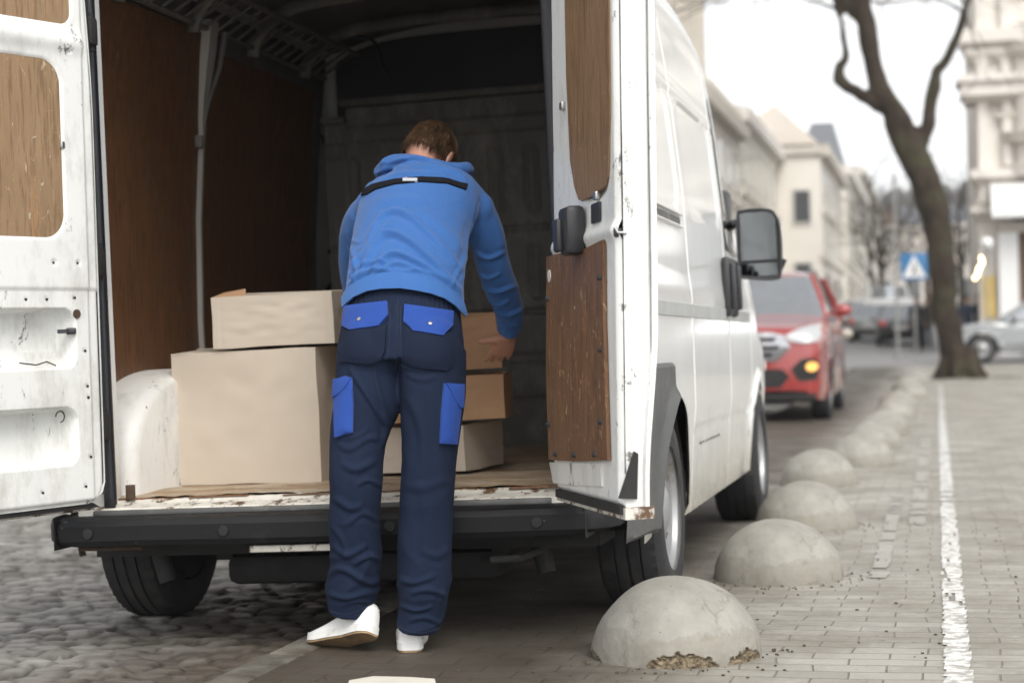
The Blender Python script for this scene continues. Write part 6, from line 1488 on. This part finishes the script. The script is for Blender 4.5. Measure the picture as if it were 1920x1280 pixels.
def facade(e, p0, p1, h, floors, bays, wm, depth, base=3.6, win=(1.0, 1.7), shop=True, roof='tin', rise=2.2, win_parts=True, cornice=.45, skip_near=0):
    """a block whose street face runs from p0 to p1 (local xy); n is the outward side"""
    p0, p1 = np.array(p0, float), np.array(p1, float); u = p1-p0; L = np.linalg.norm(u); u /= L; n = np.array([u[1], -u[0]])
    def W3(a, o_, z): q_ = p0+u*a+n*o_; return (q_[0], q_[1], z)
    def slab(name, a0, a1, o0, o1, z0, z1, m_, par, bev=0):
        mb = MB(); vs = [W3(a, o_, z) for a in (a0, a1) for o_ in (o0, o1) for z in (z0, z1)]
        mb.add(vs, [(0, 1, 3, 2), (4, 6, 7, 5), (0, 4, 5, 1), (2, 3, 7, 6), (0, 2, 6, 4), (1, 5, 7, 3)]); return mb.build(name, m_, par, smooth=False)
    wl = slab('wall', 0, L, -depth, 0, -2.5, h, wm, e)
    slab('cornice', -.15, L+.15, -.3, cornice, h-.5, h+.05, M['trim'] if wm is not M['cream2'] else M['stone2'], e)
    slab('string_course', -.05, L+.05, -.1, .14, base-.15, base+.15, M['trim'], e)
    fh = (h-base-.8)/floors; bw = L/bays
    for b_ in range(bays):
        for k in range(floors):
            a = bw*(b_+.5); z = base+.55+fh*k; ww, wh = win[0], min(win[1], fh-.9)
            fr = slab('window', a-ww/2-.12, a+ww/2+.12, -.02, .07, z-.1, z+wh+.15, M['frame'], e)
            slab('pane', a-ww/2, a+ww/2, -.01, .078, z, z+wh, M['pane'], fr)
            slab('mullion', a-.03, a+.03, 0, .09, z, z+wh, M['frame'], fr)
            if k == 0: slab('lintel', a-ww/2-.25, a+ww/2+.25, 0, .25, z+wh+.2, z+wh+.36, M['trim'], e)
        if shop:
            a = bw*(b_+.5); fr = slab('shop_window', a-bw*.34, a+bw*.34, -.02, .05, .2, base-.6, M['brown'] if b_ % 3 == 1 else M['frame'], e); slab('pane', a-bw*.28, a+bw*.28, 0, .06, .6, base-.9, M['pane'], fr)
    # roof
    rm = M[roof]; mb = MB(); mb.add([W3(-.2, .2, h+.06), W3(L+.2, .2, h+.06), W3(L+.2, -depth/2, h+rise), W3(-.2, -depth/2, h+rise), W3(L+.2, -depth, h+.06), W3(-.2, -depth, h+.06)], [(0, 1, 2, 3), (3, 2, 4, 5), (0, 3, 5), (1, 4, 2), (0, 5, 4, 1)]); rf = mb.build('roof', rm, e, smooth=False)
    return slab, W3, wl, rf
def bld(name, label, x, y, *a, **k):
    e = empty(name, (x, y, float(gz(y))), None, label, 'building'); return (e,)+facade(e, *a, **k)
# left side of the street (street face looks towards +x)
T1 = bld('tall_building', 'tall grey stone building rising above the white van\'s roof', -6.2, 31, (0, 0), (0, 17.3), 21, 5, 6, M['stone'], 12, shop=True, rise=1.5)
for a in (0.1, 2.85, 5.7, 8.6, 11.5, 14.3, 16.9): T1[1]('pilaster', a, a+.45, 0, .35, 3.8, 20.4, M['trim'], T1[0])
A = bld('terraced_house', 'long low cream house with pale tin roof, nearest past the van mirror', -7.4, 52, (0, 0), (0, 19), 8.9, 2, 7, M['cream'], 9, roof='tin', rise=.9)
A[1]('chimney', 2.5, 3.4, -1.8, -.9, 8.9, 10.6, M['pinkish'], A[4]); A[1]('parapet', 8, 18.8, -.2, .25, 8.9, 9.4, M['cream2'], A[0])
B = bld('terraced_house', 'pale yellow house with moss-stained parapet, second past the van mirror', -7.4, 71.2, (0, 0), (0, 17), 9.3, 2, 6, M['cream2'], 10, roof='tin', rise=.8)
C = bld('gabled_house', 'pinkish house whose steep gable rises above its neighbours', -5.3, 88.4, (0, 0), (0, 20), 9.0, 2, 7, M['cream'], 6, roof='tile', rise=.1)
mb = MB(); mb.add([(0.0, -.02, 9.06), (-5.5, -.02, 9.06), (-2.1, -.02, 11.1), (0, 19.8, 9.06), (-5.5, 19.8, 9.06), (-2.1, 19.8, 11.1)], [(0, 1, 2), (3, 5, 4), (0, 2, 5, 3), (1, 4, 5, 2), (0, 3, 4, 1)]); mb.build('gable', M['pinkish'], C[0], smooth=False)
for (x, z) in ((-.9, 5.4), (-2.6, 5.4), (-4.2, 5.4), (-.9, 1.9), (-2.6, 1.9)):
    mb = MB(); mb.box((x, -.03, z+.7), (.95, .10, 1.75)); fr = mb.build('window', M['frame'], C[0], smooth=False); mb = MB(); mb.box((x, -.07, z+.7), (.72, .06, 1.5)); mb.build('pane', M['pane'], fr, smooth=False)
mb = MB(); mb.box((-2.75, -.12, 8.8), (5.7, .25, .35)); mb.build('cornice', M['trim'], C[0], smooth=False)
D = bld('mansard_house', 'cream house topped by a dark slate mansard turret', -5.2, 110.6, (0, 0), (0, 28), 9.4, 2, 9, M['cream2'], 11, roof='tin', rise=1.5)
mb = MB(); mb.add([(0, .3, 9.46), (-2.9, .3, 9.46), (-2.9, 4.3, 9.46), (0, 4.3, 9.46), (-.7, 1.2, 12.2), (-2.0, 1.2, 12.2), (-2.0, 3.4, 12.2), (-.7, 3.4, 12.2)], [(0, 1, 5, 4), (1, 2, 6, 5), (2, 3, 7, 6), (3, 0, 4, 7), (4, 5, 6, 7), (0, 3, 2, 1)]); mb.build('turret', M['slate'], D[0], smooth=False)
E_ = bld('terraced_house', 'farthest tall pale house at the end of the left-hand row', -5.5, 141, (0, 0), (0, 52), 11.2, 3, 12, M['cream'], 12, roof='tin', rise=1.0)
# awnings and hanging signs on the near houses
for (x, y, z, m_, lab) in ((-7.3, 60, 3.1, 'slate', 'dark shop awning on the long cream house'), (-7.3, 78, 3.1, 'slate', 'dark shop awning on the pale yellow house'), (-7.5, 98, 3.1, 'yellow', 'small yellow shop awning under the gabled house')):
    mb = MB(); z0 = float(gz(y)); mb.add([(x, y, z0+z), (x, y+2.6, z0+z), (x+1.3, y+2.6, z0+z-.5), (x+1.3, y, z0+z-.5), (x, y, z0+z-.04), (x, y+2.6, z0+z-.04), (x+1.3, y+2.6, z0+z-.75), (x+1.3, y, z0+z-.75)], [(0, 1, 2, 3), (7, 6, 5, 4), (0, 4, 5, 1), (1, 5, 6, 2), (2, 6, 7, 3), (3, 7, 4, 0)]); o = mb.build('awning', M[m_], smooth=False); tag(o, lab, 'awning')
# end of the street
Fb = bld('distant_block', 'greyish block closing the street behind the bare trees', -4.0, 215, (0, 0), (26, 0), 9, 4, 9, M['pinkish'], 12, roof='slate', rise=2.5)
Gb = bld('distant_block', 'pale block at the foot of the hill, left of the sign', -14, 245, (0, 0), (12, 0), 10, 3, 4, M['stone'], 12, roof='tile', rise=2.5)
# corner building at the right: faces the camera, with a side face down the street
cx = unp(1836, 500, Y=55)[0]
Rb = bld('corner_building', 'ornate pale corner building at the right edge with bay and stone cornices', cx, 55, (0, 0), (15, 0), 19, 5, 6, M['stone2'], 16, base=4.4, win=(.85, 1.75), roof='slate', cornice=.3, shop=False)
sl_, e = Rb[1], Rb[0]
for z0, z1, o_, x0 in ((5.15, 5.4, .5, -.2), (7.55, 7.95, .55, -.42), (7.95, 8.15, .7, -.55), (8.75, 8.95, .3, -.25), (9.1, 9.5, .5, -.42), (11.3, 11.5, .35, -.2), (4.15, 4.32, .35, -.2), (12.9, 13.2, .4, -.3)): sl_('cornice_band', x0, 15, -1.2, o_, z0, z1, M['stone2'], e); sl_('cornice_shadow_gap', x0+.1, 15, -1.1, o_*.6, z0-.16, z0-.002, M['trim'], e)
for a in (.05, .75): sl_('pilaster', a, a+.28, 0, .22, 4.45, 18, M['stone2'], e)
# bay: a half-round projection with bands
def bay(x0, r, z0, z1, m_, nm, n=18, flare=0):
    v = []
    for i in range(n+1):
        t = math.pi*i/n
        for (z, k) in ((z0, 1), (z1, 1+flare)): v.append((x0+r*k*math.cos(t), -r*.55*k*math.sin(t), z))
    fs = [(2*i, 2*i+1, 2*i+3, 2*i+2) for i in range(n)]+[tuple(2*i for i in range(n+1)), tuple(2*i+1 for i in reversed(range(n+1)))]; MB().add(v, fs).build(nm, m_, e, angle=50)
bay(2.6, 1.55, 5.4, 9.6, M['stone2'], 'bay'); bay(2.6, 1.85, 6.15, 6.45, M['trim'], 'bay_cornice', flare=.05); bay(2.6, 1.75, 5.15, 5.5, M['stone2'], 'bay_corbel', flare=.1); bay(2.6, 1.8, 8.7, 9.0, M['trim'], 'bay_cornice', flare=.04)
for a in (2.0, 3.05): 
    fr = sl_('bay_window', a-.33, a+.33, .78, .90, 6.75, 8.4, M['frame'], e); sl_('pane', a-.24, a+.24, .80, .915, 6.85, 8.3, M['pane'], fr)
# ground floor: columns, dark doorway, white awning
sl_('shop_void', 1.0, 14, -.1, .03, .0, 4.05, M['brown'], e); sl_('beam', .6, 14.6, 0, .45, 3.55, 3.85, M['trim'], e)
for a in (.55, 2.9, 5.4, 8): sl_('column', a, a+.55, .05, .42, 0, 3.54, M['signwhite'], e)
for a in (1.45, 3.9): fr = sl_('door', a, a+1.1, .03, .10, 0, 2.6, M['brown'], e); sl_('pane', a+.25, a+.85, .05, .108, .9, 2.4, M['pane'], fr)
mb = MB(); v = []; n = 16
for i in range(n+1):
    t = math.pi/2*i/n
    for a in (.35, 14.0): v.append((a, -.1-1.3*math.sin(t), 3.95+1.05*math.cos(t)))
for i in range(n+1):
    t = math.pi/2*i/n
    for a in (.35, 14.0): v.append((a, -.1-1.26*math.sin(t), 3.90+1.03*math.cos(t)))
k = 2*(n+1)
mb.add(v, [(2*i, 2*i+1, 2*i+3, 2*i+2) for i in range(n)]+[(k+2*i, k+2*i+2, k+2*i+3, k+2*i+1) for i in range(n)]+[(2*i, 2*i+2, k+2*i+2, k+2*i) for i in range(n)]+[(2*i+1, k+2*i+1, k+2*i+3, 2*i+3) for i in range(n)]); mb.build('canopy', M['signwhite'], e, angle=50)
sl_('yellow_panel', .12, .40, .0, .12, 1.1, 2.3, M['yellow'], e)
o = None
bs = []
for k, (a, b_) in enumerate(((1840, 484), (1842, 492), (1838, 499), (1834, 507), (1833, 515), (1828, 521), (1836, 504))):
    p = unp(a, b_, Y=51.5+.1*k); mb = MB(); mb.ell((0, 0, 0), (.04, .04, .052), nu=12, nv=8); bs.append((p, mb))
p0 = bs[0][0]; se = empty('light_string', tuple(p0), None, 'string of lit warm bulbs hanging before the corner building', 'string lights')
M['bulb'] = pmat('lit warm bulb', (1, .85, .6), .4, emit=((1, .74, .40), 5))
cb = MB(); cb.tube([b_[0] for b_ in bs[:6]]+[np.array([cx+.1, 55, bs[5][0][2]+.3])], [.008]*7, 5); cb.build('cable', M['rubber'], se, world=True)
cb = MB(); cb.tube([bs[0][0], np.array([cx+.3, 55, bs[0][0][2]+.8])], [.008]*2, 5); cb.build('cable', M['rubber'], se, world=True)
for p, mb in bs: mb.v = [tuple(np.array(q_)+p) for q_ in mb.v]; mb.build('bulb', M['bulb'], se, world=True)
# hill behind the town
xs = np.linspace(-390, 390, 70); yh = np.linspace(270, 455, 34)
def hz(x, y): return float(gz(y))+27*float(sst(275, 410, y))*(.82+.18*math.sin(x*.008+.9))+4*mnoise.noise((x*.012, y*.012, 0))
v, f = grid(len(xs), len(yh), lambda i, j: (xs[i], yh[j], hz(xs[i], yh[j])-6)); o = build('hill', v, [tuple(reversed(q_)) for q_ in f], pmat('wooded hill', (.12, .12, .10), .9, var=.3, vscale=.05)); o['kind'] = 'structure'
g = random.Random(31); mb = MB()
for _ in range(2600):
    x, y = g.uniform(-200, 260), g.uniform(280, 430); s = g.uniform(1.5, 3.2); z = hz(x, y)-6
    mb.ell((x, y, z+s*.5), (s*.7, s*.7, s), nu=6, nv=4)
o = build('hillside_wood', mb.v, mb.f, pmat('winter wood', (.10, .095, .08), .95, var=.4, vscale=.1)); o['kind'] = 'stuff'

# ================================================================== haze: pale winter air down the street
mh = bpy.data.materials.new('pale winter haze'); mh.use_nodes = True; nt = mh.node_tree; nt.nodes.clear()
out = nt.nodes.new('ShaderNodeOutputMaterial'); pv = nt.nodes.new('ShaderNodeVolumePrincipled'); pv.inputs['Color'].default_value = (.93, .95, 1, 1); pv.inputs['Density'].default_value = HAZE; pv.inputs['Anisotropy'].default_value = .2
nt.links.new(pv.outputs[0], out.inputs['Volume'])
mb = MB(); mb.box((0, 215, 38), (900, 500, 82)); o = mb.build('haze', mh, smooth=False); o['kind'] = 'stuff'
SC.cycles.volume_bounces = 0
